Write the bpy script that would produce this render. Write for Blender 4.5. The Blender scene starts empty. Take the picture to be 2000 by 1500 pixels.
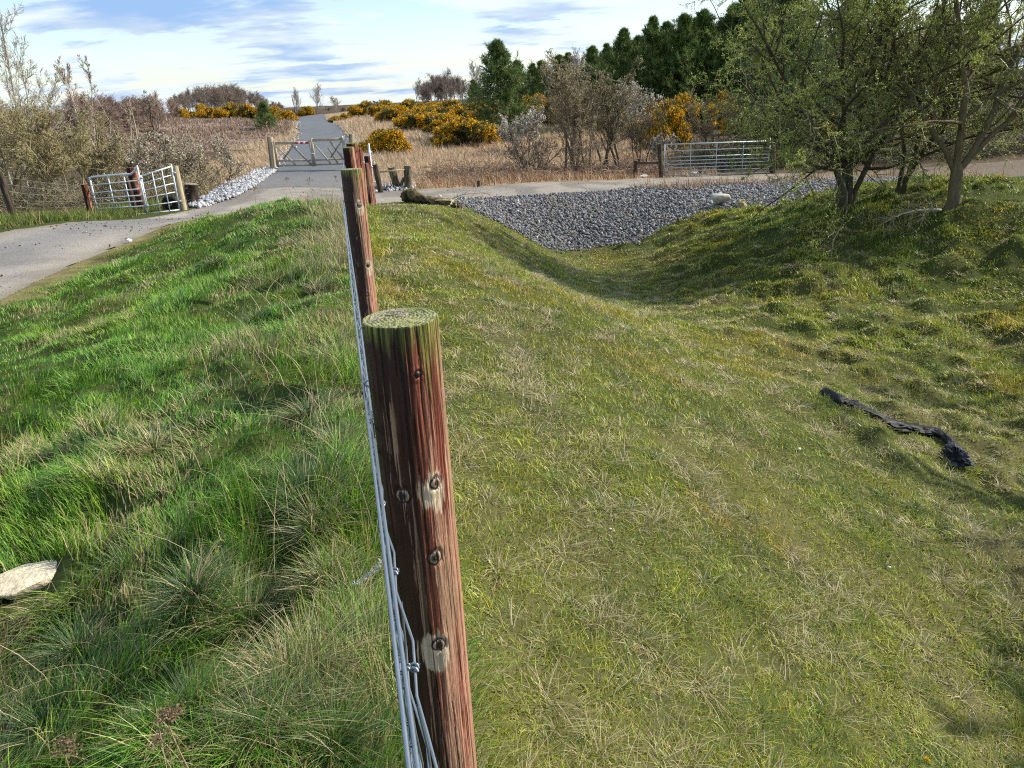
import bpy, math, random
import numpy as np
from mathutils import Matrix, Vector

# ------------------------------------------------------------------ camera, world, sun
S = bpy.context.scene
COL = S.collection
CZ = 1.5                                   # eye height above the ground by the fence
PITCH, ROLL, FPX = math.radians(20.6), math.radians(3.0), 1500.0
fw = np.array([0, math.cos(PITCH), -math.sin(PITCH)])
up0 = np.array([0, math.sin(PITCH), math.cos(PITCH)])
rt0 = np.array([1.0, 0, 0])
RT = math.cos(ROLL)*rt0 - math.sin(ROLL)*up0
UP = math.sin(ROLL)*rt0 + math.cos(ROLL)*up0
cam = bpy.data.cameras.new("camera"); cam.sensor_width = 36; cam.lens = 27.0
cam.clip_start = 0.02; cam.clip_end = 6000
camo = bpy.data.objects.new("camera", cam); COL.objects.link(camo)
m = Matrix.Identity(4)
for i in range(3):
    m[i][0] = RT[i]; m[i][1] = UP[i]; m[i][2] = -fw[i]
m[2][3] = CZ
camo.matrix_world = m
S.camera = camo
S.cycles.pixel_filter_type = 'BLACKMAN_HARRIS'; S.cycles.filter_width = 1.1
S.cycles.use_denoising = False; S.cycles.max_bounces = 6; S.cycles.transparent_max_bounces = 4

SUN_AZ, SUN_EL = math.radians(76), math.radians(37)
sd = np.array([math.sin(SUN_AZ)*math.cos(SUN_EL), math.cos(SUN_AZ)*math.cos(SUN_EL), math.sin(SUN_EL)])
sun = bpy.data.lights.new("sun", 'SUN'); sun.energy = 5.0; sun.angle = math.radians(0.5); sun.color = (1.0, 0.93, 0.79)
suno = bpy.data.objects.new("sun", sun); COL.objects.link(suno)
suno.rotation_euler = Vector(sd).to_track_quat('Z', 'Y').to_euler()
S.view_settings.view_transform = 'Standard'; S.view_settings.look = 'None'
S.view_settings.exposure = 0.5; S.view_settings.gamma = 1

W = bpy.data.worlds.new("World"); S.world = W; W.use_nodes = True
nt = W.node_tree; N = nt.nodes; L = nt.links; N.clear()
def nd(t, **k):
    n = N.new(t)
    for a, b in k.items(): setattr(n, a, b)
    return n
out = nd('ShaderNodeOutputWorld')
sky = nd('ShaderNodeTexSky', sky_type='NISHITA', sun_disc=False, sun_elevation=SUN_EL, sun_rotation=SUN_AZ)
sky.air_density = 1.0; sky.dust_density = 0.6; sky.ozone_density = 2.0
bg1 = nd('ShaderNodeBackground'); bg1.inputs[1].default_value = 0.145
L.new(sky.outputs[0], bg1.inputs[0])
tc = nd('ShaderNodeTexCoord')
sep = nd('ShaderNodeSeparateXYZ'); L.new(tc.outputs['Generated'], sep.inputs[0])
def mth(op, a, b=None, clamp=False):
    n = nd('ShaderNodeMath', operation=op, use_clamp=clamp)
    for i, v in enumerate((a, b)):
        if v is None: continue
        if isinstance(v, (int, float)): n.inputs[i].default_value = v
        else: L.new(v, n.inputs[i])
    return n.outputs[0]
zz = mth('ADD', mth('MAXIMUM', sep.outputs[2], 0.0), 0.11)
cx = mth('DIVIDE', sep.outputs[0], zz); cy = mth('DIVIDE', sep.outputs[1], zz)
cmb = nd('ShaderNodeCombineXYZ'); L.new(cx, cmb.inputs[0]); L.new(cy, cmb.inputs[1])
cmbU = nd('ShaderNodeCombineXYZ'); zu = mth('ADD', zz, 0.016); L.new(mth('DIVIDE', sep.outputs[0], zu), cmbU.inputs[0]); L.new(mth('DIVIDE', sep.outputs[1], zu), cmbU.inputs[1])
def wnoise(scale, off, detail=6, rough=.55, dist=0.0, sx=1.0, sy=1.0, src=None):
    mp = nd('ShaderNodeMapping'); mp.inputs['Location'].default_value = off; mp.inputs['Scale'].default_value = (sx, sy, 1)
    L.new((src or cmb).outputs[0], mp.inputs[0])
    n = nd('ShaderNodeTexNoise'); n.inputs['Scale'].default_value = scale; n.inputs['Detail'].default_value = detail
    n.inputs['Roughness'].default_value = rough; n.inputs['Distortion'].default_value = dist
    L.new(mp.outputs[0], n.inputs['Vector']); return n.outputs[0]
def ramp(v, p0, c0, p1, c1, mode='EASE'):
    r = nd('ShaderNodeValToRGB'); r.color_ramp.interpolation = mode
    e = r.color_ramp.elements; e[0].position = p0; e[0].color = c0; e[1].position = p1; e[1].color = c1
    L.new(v, r.inputs[0]); return r.outputs[0]
W1 = (1, 1, 1, 1); K1 = (0, 0, 0, 1)
cover = ramp(wnoise(1.0, (12.58, 9.44, 0), 8, .58, .15, 0.72, 1.0), 0.455, K1, 0.545, W1)       # thin veil
dark = ramp(wnoise(1.0, (12.58, 9.44, 0), 8, .58, .15, 0.72, 1.0, cmbU), 0.44, K1, 0.60, W1)     # heavier bases
puff = ramp(wnoise(1.5, (1.2, 8.8, 0), 6, .6, .2), 0.36, K1, 0.66, W1)
def mixc(f, a, b):
    n = nd('ShaderNodeMix', data_type='RGBA')
    if isinstance(f, float): n.inputs[0].default_value = f
    else: L.new(f, n.inputs[0])
    for i, v in ((6, a), (7, b)):
        if isinstance(v, tuple): n.inputs[i].default_value = v
        else: L.new(v, n.inputs[i])
    return n.outputs[2]
c_dark = mixc(puff, (0.37, 0.60, 1.0, 1), (0.66, 0.80, 1.0, 1))
ccol = mixc(mth('MULTIPLY', dark, cover), (1.0, 1.12, 1.14, 1), c_dark)
bg2 = nd('ShaderNodeBackground'); bg2.inputs[1].default_value = 0.66; L.new(ccol, bg2.inputs[0])
low = ramp(sep.outputs[2], -0.01, W1, 0.06, K1)
veil = ramp(wnoise(0.5, (9.1, 5.6, 0), 5, .6, .2, 0.6, 1.0), 0.35, K1, 0.75, W1)
mask = mth('MAXIMUM', mth('MAXIMUM', cover, mth('MULTIPLY', veil, 0.3)), mth('MULTIPLY', low, 0.8), True)
mask = mth('MULTIPLY', mask, 0.94)
mx = nd('ShaderNodeMixShader'); L.new(mask, mx.inputs[0]); L.new(bg1.outputs[0], mx.inputs[1]); L.new(bg2.outputs[0], mx.inputs[2])
L.new(mx.outputs[0], out.inputs[0])

# ------------------------------------------------------------------ helpers
rng = np.random.default_rng(11)
def pt(px, py, Y):
    """world point at forward distance Y along the sight line measured at (px, py) in the survey photo"""
    d = fw + RT*(px-1000)/FPX + UP*(750-py)/FPX
    p = d*Y/d[1]; p[2] += CZ
    return p
def hash2(ix, iy, s):
    h = (ix*374761393 + iy*668265263 + s*974711) & 0xffffffff
    h = ((h ^ (h >> 13))*1274126177) & 0xffffffff
    return ((h ^ (h >> 16)) & 0xffff)/65535.0
def vnoise(x, y, s=0):
    x = np.asarray(x, float); y = np.asarray(y, float)
    ix = np.floor(x).astype(np.int64); iy = np.floor(y).astype(np.int64)
    fx = x-ix; fy = y-iy; fx = fx*fx*(3-2*fx); fy = fy*fy*(3-2*fy)
    a = hash2(ix, iy, s); b = hash2(ix+1, iy, s); c = hash2(ix, iy+1, s); d = hash2(ix+1, iy+1, s)
    return a+(b-a)*fx+(c-a)*fy+(a-b-c+d)*fx*fy
def fbm(x, y, o=4, s=0):
    r = 0; a = .5; t = 0
    for i in range(o):
        r = r + a*vnoise(x*2**i, y*2**i, s+i*17); t += a; a *= .5
    return r/t
def sst(a, b, v):
    t = np.clip((v-a)/(b-a), 0, 1); return t*t*(3-2*t)
def lerp(a, b, t): return a+(b-a)*t
def nrm(v): return v/np.maximum(np.linalg.norm(v, axis=-1, keepdims=True), 1e-9)

class MB:
    """collects vertices, faces and colours of ONE mesh"""
    def __init__(s): s.V = []; s.F = []; s.C = []; s.n = 0
    def add(s, v, f, c=(.5, .5, .5)):
        v = np.asarray(v, float).reshape(-1, 3); f = np.asarray(f, np.int64)
        c = np.asarray(c, float)
        if c.ndim == 1: c = np.broadcast_to(c, (len(v), 3))
        s.V.append(v); s.C.append(c); s.F.append(f+s.n); s.n += len(v)
    def build(s, name, mat, parent=None, smooth=False, origin=None):
        me = bpy.data.meshes.new(name)
        V = np.concatenate(s.V); C = np.concatenate(s.C)
        if origin is not None: V = V-np.asarray(origin)
        lt = np.concatenate([np.full(len(f), f.shape[1]) for f in s.F])
        li = np.concatenate([f.ravel() for f in s.F])
        me.vertices.add(len(V)); me.vertices.foreach_set('co', V.astype(np.float32).ravel())
        me.loops.add(len(li)); me.loops.foreach_set('vertex_index', li.astype(np.int32))
        me.polygons.add(len(lt)); ls = np.concatenate([[0], np.cumsum(lt)[:-1]])
        me.polygons.foreach_set('loop_start', ls.astype(np.int32))
        if smooth: me.polygons.foreach_set('use_smooth', np.ones(len(lt), bool))
        me.update(calc_edges=True)
        a = me.color_attributes.new('Col', 'FLOAT_COLOR', 'POINT')
        a.data.foreach_set('color', np.concatenate([C, np.ones((len(C), 1))], 1).astype(np.float32).ravel())
        me.materials.append(mat)
        o = bpy.data.objects.new(name, me); COL.objects.link(o)
        if origin is not None: o.location = tuple(origin)
        if parent is not None: o.parent = parent
        return o
def tag(o, label=None, cat=None, group=None, kind=None):
    if label: o['label'] = label
    if cat: o['category'] = cat
    if group: o['group'] = group
    if kind: o['kind'] = kind
    return o
def empty(name, loc, label=None, cat=None, group=None):
    o = bpy.data.objects.new(name, None); o.empty_display_size = .2; COL.objects.link(o); o.location = tuple(float(a) for a in loc)
    return tag(o, label, cat, group)
def copy_tree(o, parent=None):
    c = o.copy(); COL.objects.link(c)
    if parent is not None: c.parent = parent
    for ch in list(o.children): copy_tree(ch, c)
    return c

def mat(name, rough=.8, trans=0.0, var=0.15, nscale=30, bump=0.0, bscale=60, spec=0.3, metal=0.0, stretch=(1, 1, 1), col=None):
    M = bpy.data.materials.new(name); M.use_nodes = True; t = M.node_tree; n = t.nodes; l = t.links; n.clear()
    o = n.new('ShaderNodeOutputMaterial'); p = n.new('ShaderNodeBsdfPrincipled')
    if col is None:
        a = n.new('ShaderNodeAttribute'); a.attribute_name = 'Col'; c = a.outputs['Color']
    else:
        a = n.new('ShaderNodeRGB'); a.outputs[0].default_value = (*col, 1); c = a.outputs[0]
    if var > 0 or bump > 0:
        tcn = n.new('ShaderNodeTexCoord'); mp = n.new('ShaderNodeMapping'); mp.inputs['Scale'].default_value = stretch
        l.new(tcn.outputs['Object'], mp.inputs[0])
    if var > 0:
        no = n.new('ShaderNodeTexNoise'); no.inputs['Scale'].default_value = nscale; no.inputs['Detail'].default_value = 5
        l.new(mp.outputs[0], no.inputs['Vector'])
        mr = n.new('ShaderNodeMapRange'); mr.inputs[1].default_value = .25; mr.inputs[2].default_value = .75
        mr.inputs[3].default_value = 1-var; mr.inputs[4].default_value = 1+var
        l.new(no.outputs[0], mr.inputs[0])
        vm = n.new('ShaderNodeVectorMath'); vm.operation = 'SCALE'; l.new(c, vm.inputs[0]); l.new(mr.outputs[0], vm.inputs['Scale'])
        c = vm.outputs[0]
    l.new(c, p.inputs['Base Color']); p.inputs['Roughness'].default_value = rough
    p.inputs['Specular IOR Level'].default_value = spec; p.inputs['Metallic'].default_value = metal
    if bump > 0:
        nb = n.new('ShaderNodeTexNoise'); nb.inputs['Scale'].default_value = bscale; nb.inputs['Detail'].default_value = 6
        l.new(mp.outputs[0], nb.inputs['Vector'])
        bn = n.new('ShaderNodeBump'); bn.inputs['Strength'].default_value = bump; bn.inputs['Distance'].default_value = .02
        l.new(nb.outputs[0], bn.inputs['Height']); l.new(bn.outputs[0], p.inputs['Normal'])
    if trans > 0:
        tr = n.new('ShaderNodeBsdfTranslucent'); l.new(c, tr.inputs[0])
        mxs = n.new('ShaderNodeMixShader'); mxs.inputs[0].default_value = trans
        l.new(p.outputs[0], mxs.inputs[1]); l.new(tr.outputs[0], mxs.inputs[2]); l.new(mxs.outputs[0], o.inputs[0])
    else: l.new(p.outputs[0], o.inputs[0])
    return M
M_GROUND = mat('ground_soil', .95, 0, .25, 4, .6, 12, .1)
M_GRASS = mat('grass_blade', .5, .28, .12, 3, spec=.35)
M_DRY = mat('dry_grass', .8, .3, .15, 2, spec=.15)
M_ROAD = mat('road_surface', .92, 0, .34, 45, .8, 120, .2)
M_STONE = mat('stone', .85, 0, .25, 14, .5, 50, .3)
M_BARK = mat('bark', .9, 0, .3, 20, .6, 40, .15, stretch=(1, 1, .25))
M_TWIG = mat('twig', .85, .0, .15, 5, spec=.15)
M_LEAF = mat('leaf', .5, .35, .2, 2, spec=.35)
M_NEEDLE = mat('needle', .6, .2, .2, 1.5, spec=.25)
M_FLOWER = mat('flower', .6, .3, .12, 3, spec=.2)
M_WOOD = mat('weathered_wood', .8, 0, .28, 30, .6, 60, .2, stretch=(1, 1, .08))
M_HERO = mat('stained_post_wood', .52, 0, .22, 90, .55, 160, .4, stretch=(1, 1, .07))
M_STEEL = mat('galvanised_steel', .55, 0, .2, 25, .1, 60, .5, .4)
M_WIRE = mat('fence_wire', .38, 0, .12, 60, spec=.5, metal=.7)
M_PLASTIC = mat('black_sheeting', .5, 0, .3, 12, .8, 25, .14)
M_PAINT = mat('paint', .5, 0, .08, 20, spec=.4)

def frames(P):
    d = P[:, -1]-P[:, 0]; d = nrm(d)
    ref = np.where(np.abs(d[:, 2:3]) > .9, np.array([[1., 0, 0]]), np.array([[0, 0, 1.]]))
    T = nrm(np.gradient(P, axis=1))
    a = np.cross(T, ref[:, None, :]); a = nrm(a); b = np.cross(T, a)
    return a, b
def tubes(mb, P, R, k, col, cap=False):
    """batch of tapered tubes: P [N,M,3], R [N,M]"""
    P = np.asarray(P, float); R = np.asarray(R, float)
    if P.ndim == 2: P = P[None]; R = np.broadcast_to(R, (1, P.shape[1]))
    n, M = P.shape[:2]
    a, b = frames(P); th = np.arange(k)*2*math.pi/k
    V = P[:, :, None]+R[:, :, None, None]*(a[:, :, None]*np.cos(th)[None, None, :, None]+b[:, :, None]*np.sin(th)[None, None, :, None])
    i = np.arange(M-1)[:, None]*k; j = np.arange(k)[None]; j2 = (j+1) % k
    f = np.stack([i+j, i+j2, i+k+j2, i+k+j], -1).reshape(-1, 4)
    F = (f[None]+(np.arange(n)*M*k)[:, None, None]).reshape(-1, 4)
    c = np.asarray(col, float)
    if c.ndim == 2: c = np.repeat(c, M*k, 0)
    mb.add(V.reshape(-1, 3), F, c)
    if cap and k > 2:
        fc = np.arange(k)[None]
        base = mb.n-n*M*k
        for q in range(n):
            mb.F.append(base+q*M*k+np.arange(k)[::-1][None]); mb.F.append(base+q*M*k+(M-1)*k+fc)
def bar(mb, p, q, r, col, k=8, cap=True):
    tubes(mb, np.array([p, q], float)[None], np.full((1, 2), r), k, col, cap)
def box(mb, c, s, col, rot=None, j=0.0, bev=0.0):
    v = np.array([[x, y, z] for x in (-.5, .5) for y in (-.5, .5) for z in (-.5, .5)])*np.asarray(s)
    if j: v = v+rng.normal(0, j, v.shape)
    if rot is not None: v = v@np.asarray(rot).T
    mb.add(v+np.asarray(c), [[0, 1, 3, 2], [4, 6, 7, 5], [0, 4, 5, 1], [2, 3, 7, 6], [0, 2, 6, 4], [1, 5, 7, 3]], col)
def beam(mb, p, q, w, h, col, up=(0, 0, 1)):
    """squared timber from p to q with small chamfers: 8-sided section"""
    p = np.asarray(p, float); q = np.asarray(q, float); d = nrm(q-p); a = nrm(np.cross(d, up)); b = np.cross(a, d)
    e = min(w, h)*.14; s = [(w/2-e, h/2), (-w/2+e, h/2), (-w/2, h/2-e), (-w/2, -h/2+e), (-w/2+e, -h/2), (w/2-e, -h/2), (w/2, -h/2+e), (w/2, h/2-e)]
    v = np.array([o+a*x+b*y for o in (p, q) for x, y in s])
    f = [[i, (i+1) % 8, 8+(i+1) % 8, 8+i] for i in range(8)]
    mb.add(v, f, col); mb.F.append(np.arange(8)[None, ::-1]+mb.n-16); mb.F.append(np.arange(8, 16)[None]+mb.n-16)
def polyl(start, d, length, M, wob, up, rg):
    n = len(start); P = np.empty((n, M, 3)); P[:, 0] = start; d = nrm(d)
    st = (np.asarray(length)/(M-1))[:, None]
    for i in range(1, M):
        d = nrm(d+rg.normal(0, wob, (n, 3))+np.array([0, 0, up])); P[:, i] = P[:, i-1]+d*st
    return P
def kids(P, R, n, t0, t1, lf, ang, M, wob, up, rr, rg, taper=.25, bias=None):
    Np, Mp = P.shape[:2]; idx = np.repeat(np.arange(Np), n); t = rg.uniform(t0, t1, len(idx))
    s = t*(Mp-1); i = np.minimum(s.astype(int), Mp-2); f = (s-i)[:, None]
    st = P[idx, i]*(1-f)+P[idx, i+1]*f; T = nrm(P[idx, i+1]-P[idx, i])
    r0 = (R[idx, i]*(1-f[:, 0])+R[idx, i+1]*f[:, 0])*rr
    q = rg.normal(0, 1, (len(idx), 3)); q = nrm(q-T*(q*T).sum(1, keepdims=True))
    a = rg.uniform(*ang, len(idx))[:, None]
    d = T*np.cos(a)+q*np.sin(a)
    if bias is not None: d = d+np.asarray(bias)
    ln = lf(np.linalg.norm(P[idx, -1]-P[idx, 0], axis=1), t)*rg.uniform(.6, 1.25, len(idx))
    P2 = polyl(st, d, ln, M, wob, up, rg)
    R2 = r0[:, None]*np.linspace(1, taper, M)[None]
    return P2, R2
def leaves(mb, P, size, cols, rg, aspect=.6):
    n = len(P); a = nrm(rg.normal(0, 1, (n, 3))); b = nrm(np.cross(a, rg.normal(0, 1, (n, 3))))
    s = (np.asarray(size)*rg.uniform(.6, 1.3, n))[:, None]; b = b*aspect
    V = np.stack([P-a*s*.5, P+b*s*.5, P+a*s*.5, P-b*s*.5], 1)
    mb.add(V.reshape(-1, 3), np.arange(4*n).reshape(n, 4), np.repeat(cols, 4, 0))
def spikes(mb, P, D, ln, wd, cols, rg):
    """thin pointed needles/blades from P along D"""
    n = len(P); s = nrm(np.cross(D, rg.normal(0, 1, (n, 3))))*(np.asarray(wd)*np.ones(n))[:, None]*.5
    V = np.stack([P-s, P+s, P+D*(np.asarray(ln)*np.ones(n))[:, None]], 1)
    mb.add(V.reshape(-1, 3), np.arange(3*n).reshape(n, 3), np.repeat(cols, 3, 0))
def tint(base, n, rg, v=.25, h=.08):
    base = np.asarray(base, float)
    return np.clip(base[None]*rg.uniform(1-v, 1+v, (n, 1))*rg.uniform(1-h, 1+h, (n, 3)), 0.002, 1)
def pick(cols, probs, n, rg, v=.2):
    c = np.array(cols)[rg.choice(len(cols), n, p=probs)]
    return np.clip(c*rg.uniform(1-v, 1+v, (n, 1))*rg.uniform(.94, 1.06, (n, 3)), .002, 1)
def tip(P, R):
    return P.reshape(-1, 3)

# ------------------------------------------------------------------ terrain: surveyed heights, thin-plate interpolation
CP = np.array([(8.78,12.70,-3.27),(8.40,14.50,-2.57),(-0.15,1.03,-1.47),(-0.73,3.90,-1.48),(-1.32,7.00,-1.48),(-1.75,9.00,-1.50),(-2.20,11.30,-1.55),(-2.70,13.50,-1.80),(-3.10,16.00,-2.15),(-3.60,18.50,-2.50),(-4.20,21.00,-2.60),(0.10,0.00,-1.47),(0.20,-1.00,-1.47),(0.60,-4.00,-1.50),(0.46,3.20,-1.88),(-0.05,1.75,-1.69),(0.67,2.15,-2.13),(2.35,2.75,-3.10),(3.49,4.50,-3.22),(3.46,6.40,-3.05),(1.79,4.90,-2.53),(5.97,8.20,-3.74),(0.40,5.60,-1.92),(-0.50,8.60,-1.66),(1.81,8.50,-2.66),(3.70,10.50,-3.29),(-1.54,13.00,-1.62),(-0.84,15.50,-2.10),(-0.04,18.00,-2.82),(0.96,19.50,-3.71),(2.19,20.00,-3.94),(4.16,20.50,-3.66),(5.78,21.00,-3.21),(7.80,20.50,-3.06),(3.56,14.50,-3.64),(1.58,14.50,-3.53),(5.60,13.00,-3.39),(6.20,11.00,-3.58),(8.05,11.50,-3.49),(0.29,13.50,-2.85),(7.16,16.00,-2.54),(8.12,15.70,-2.47),(8.56,14.80,-2.51),(9.48,14.00,-2.55),(7.46,14.30,-3.11),(8.26,13.30,-3.28),(5.86,15.50,-3.04),(4.83,15.50,-3.30),(9.20,19.50,-2.67),(12.39,18.50,-2.65),(11.29,24.00,-2.99),(14.70,22.00,-2.95),(18.64,28.00,-3.38),(8.99,20.50,-2.77),(-1.19,22.60,-2.73),(0.29,23.50,-2.85),(1.88,24.20,-2.92),(4.48,25.50,-3.01),(7.12,26.00,-3.08),(9.84,26.00,-3.14),(-3.50,24.50,-2.65),(-1.98,25.50,-2.71),(-0.69,26.50,-2.85),(3.78,29.00,-3.12),(6.25,31.00,-3.31),(8.61,31.50,-3.39),(10.97,31.80,-3.46),(14.77,31.50,-3.59),(-9.20,14.30,-1.86),(-6.43,9.60,-2.12),(-9.02,16.60,-2.03),(-8.78,21.00,-2.48),(-6.93,14.30,-2.20),(-7.77,18.80,-2.40),(-8.05,22.50,-2.48),(-7.05,22.60,-2.42),(-6.90,12.40,-2.17),(-5.78,23.50,-2.40),(-9.76,34.40,-2.54),(-6.73,33.50,-2.62),(-7.07,29.00,-2.51),(-4.88,27.00,-2.63),(-1.54,1.75,-1.69),(-2.03,2.60,-1.61),(-3.28,4.60,-1.72),(-2.52,5.20,-1.62),(-1.47,2.75,-1.50),(-1.04,1.75,-1.44),(-0.65,1.50,-1.25),(-0.92,2.75,-1.31),(-3.14,7.90,-1.71),(-5.16,10.50,-1.93),(-3.64,10.30,-1.63),(-2.99,10.80,-1.47),(-6.09,16.00,-2.04),(-2.88,11.60,-1.33),(-3.75,12.50,-1.43),(-4.99,8.20,-2.03),(-13.47,21.00,-2.59),(-11.01,20.80,-2.49),(-14.00,24.00,-2.60),(-12.00,30.00,-2.50),(-18.00,40.00,-2.40),(-30.00,30.00,-2.40),(-20.00,15.00,-2.40),(-14.00,8.00,-2.30),(-8.00,2.00,-2.00),(-5.00,-4.00,-1.90),(-13.97,59.00,-2.15),(-22.66,98.00,-1.95),(-31.08,135.00,-1.73),(-11.12,42.00,-2.29),(-16.46,45.00,-2.22),(-30.43,88.00,-0.83),(-24.34,62.00,-1.48),(-5.66,41.00,-2.50),(-3.17,39.00,-2.73),(-2.17,45.00,-2.58),(-0.57,31.00,-2.84),(1.43,31.00,-3.04),(-7.63,70.00,-1.82),(-3.66,80.00,-1.85),(0.71,46.00,-2.73),(5.00,45.00,-3.30),(-20.44,130.00,-0.75),(8.00,45.00,-2.90),(15.00,40.00,-3.20),(25.00,36.00,-3.30),(30.00,60.00,-3.00),(10.00,80.00,-2.20),(-20.00,150.00,-1.20),(-60.00,120.00,-1.60),(0.00,160.00,-1.00),(60.00,120.00,-2.00),(-200.00,400.00,-1.20),(0.00,400.00,-1.20),(200.00,400.00,-1.0),(-100.00,250.00,0.00),(100.00,250.00,0.00),(-900.00,2000.00,-2.00),(0.00,2200.00,-2.00),(900.00,2000.00,-2.00),(2000.00,500.00,8.00),(-2000.00,500.00,8.00),(0.00,-2000.00,0.00),(0.00,-300.00,-2.00),(-300.00,0.00,-2.00),(300.00,0.00,-3.00),(40.00,10.00,-3.20),(12.00,5.00,-3.20),(9.00,8.00,-3.60),(6.00,3.00,-3.70),(4.00,-3.00,-3.30),(14.00,14.00,-3.00),(12.00,-10.00,-3.00),(1.20,0.00,-2.05),(30.00,20.00,-3.30),(-30.00,-30.00,-2.00)])
def warp(x, y):
    r = np.hypot(x, y+1.5); a = np.arctan2(x, y+1.5); return np.stack([a*1.6, np.log(r+.6)], -1)
WP = warp(CP[:, 0], CP[:, 1])
def KF(d2): return .5*d2*np.log(d2+1e-12)
_n = len(WP); _A = np.zeros((_n+3, _n+3)); _A[:_n, :_n] = KF(((WP[:, None]-WP[None])**2).sum(-1))+3e-3*np.eye(_n)
_A[:_n, _n] = 1; _A[:_n, _n+1:] = WP; _A[_n:, :_n] = _A[:_n, _n:].T
CO = np.linalg.solve(_A, np.concatenate([CP[:, 2], np.zeros(3)]))
def H0(x, y):
    w = warp(np.asarray(x, float), np.asarray(y, float)); sh = w.shape[:-1]; w = w.reshape(-1, 2); o = np.empty(len(w))
    for i in range(0, len(w), 30000):
        q = w[i:i+30000]; d2 = ((q[:, None]-WP[None])**2).sum(-1); o[i:i+30000] = KF(d2)@CO[:-3]+CO[-3]+q@CO[-2:]
    return o.reshape(sh)+CZ
def pip(x, y, poly):
    x = np.asarray(x); y = np.asarray(y); ins = np.zeros(x.shape, bool); q = poly[-1]
    for p in poly:
        c = ((p[1] > y) != (q[1] > y)) & (x < (q[0]-p[0])*(y-p[1])/((q[1]-p[1]) or 1e-9)+p[0]); ins ^= c; q = p
    return ins
def pdist(x, y, poly, closed=True):
    d = np.full(np.shape(x), 1e9); pts = list(poly)+([poly[0]] if closed else [])
    for a, b in zip(pts[:-1], pts[1:]):
        ax, ay = a; bx, by = b; l2 = (bx-ax)**2+(by-ay)**2+1e-12
        t = np.clip(((x-ax)*(bx-ax)+(y-ay)*(by-ay))/l2, 0, 1); d = np.minimum(d, np.hypot(x-ax-t*(bx-ax), y-ay-t*(by-ay)))
    return d
TRACK = [(-6.2, -4), (-6.3, 4), (-6.43, 9.6), (-6.8, 12.4), (-6.85, 14.3), (-6.75, 16), (-6.1, 18.3), (-4.9, 20.3), (-3.6, 21.5), (-2.4, 22.1), (-1.19, 22.6), (.29, 23.5), (1.88, 24.2), (4.48, 25.5),
         (7.12, 26), (9.84, 26), (13, 25.6), (20, 24), (38, 22), (42, 30), (22, 31.5), (14.8, 31.8), (10.97, 31.6), (6.25, 30.9), (3.78, 29.1), (-.69, 26.6), (-1.98, 25.6), (-3.5, 25.3),
         (-4.2, 25.9), (-8.2, 26), (-8.05, 23.4), (-8.6, 21.3), (-8.9, 19.5), (-9.02, 16.6), (-9.2, 14.3), (-9.4, 8), (-9.6, -4)]
PATH = [(-4.2, 25.9), (-5.2, 28.5), (-6.0, 31.5), (-6.45, 34), (-7.3, 42), (-8.9, 50), (-11.1, 59), (-16.2, 80), (-20.5, 98), (-28.9, 135), (-30, 150), (-34.6, 150), (-32.7, 135), (-24.3, 98), (-19.6, 80), (-14.6, 59), (-12.0, 46), (-10.4, 38), (-9.62, 34), (-9.0, 30), (-8.2, 26)]
GBANK = [(-1.19, 22.75), (-1.26, 21.72), (-.78, 20.83), (-.31, 20.23), (.33, 19.75), (.96, 19.51), (1.64, 19.84), (2.36, 20.33), (3.29, 20.18), (4.17, 20.53), (4.85, 21.14), (5.86, 21.3), (6.72, 20.48), (7.79, 20.48), (9.11, 21.09),
         (11.5, 22.5), (14, 25), (9.84, 26.2), (7.12, 26.2), (4.48, 25.7), (1.88, 24.4), (.29, 23.7)]
STRIP = [(-8.3, 21.6), (-7.95, 23.4), (-8.15, 26), (-8.9, 30), (-9.6, 34.4), (-10.2, 36), (-10.35, 33.4), (-9.6, 27.4), (-8.95, 23.5), (-8.75, 21.9)]
HEATH = [(-140, 190), (-31, 150), (-24.5, 100), (-17.35, 68.6), (-15.2, 56), (-15.4, 50), (-17.0, 45), (-21, 43), (-40, 43), (-90, 60)]
FENCE = [(.6, -2), (.058, 0), (-.15, 1.03), (-.73, 3.9), (-1.36, 7.3), (-1.86, 10.2), (-2.38, 13.5), (-2.95, 17.5), (-3.28, 19.5), (-3.9, 22)]
def fence_x(y): return np.interp(y, [p[1] for p in FENCE], [p[0] for p in FENCE])
def roadmask(x, y):
    m = np.zeros(np.shape(x))
    for P in (TRACK, PATH):
        d = pdist(x, y, P); m = np.maximum(m, np.where(pip(x, y, P), np.clip(d/.35, 0, 1), 0))
    return m
def bumps(x, y):
    r = np.hypot(x, y); rm = roadmask(x, y)
    left = sst(0.05, .5, fence_x(y)-x)*(y < 24)
    tus = (fbm(x*2.3, y*2.3, 3, 5)-.5)+.6*(fbm(x*6, y*6, 2, 6)-.5)*sst(7, 4, r)
    oppo = sst(1.5, 4.5, x)*(y < 21)*(y > 1)
    a = .06+.20*left*sst(30, 8, r)+.13*oppo
    b = a*tus+ (.30*sst(28, 45, r))*(fbm(x*.5, y*.5, 3, 9)-.5)
    lump = fbm(x*1.9+3, y*2.4, 3, 31); b = b+oppo*.24*np.maximum(lump-.46, 0)*2
    gb = pip(x, y, GBANK)
    b = b-.14*np.exp(-((x-fence_x(y)+.40)/.14)**2)*sst(1.2, 1.7, y)*sst(3.9, 3.0, y)
    return b*sst(0, .8, np.minimum(pdist(x, y, TRACK), pdist(x, y, PATH)))*(1-rm)*np.where(gb, .3, 1)-.08*rm
def ground(x, y): return H0(x, y)+bumps(np.asarray(x, float), np.asarray(y, float))
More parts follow.
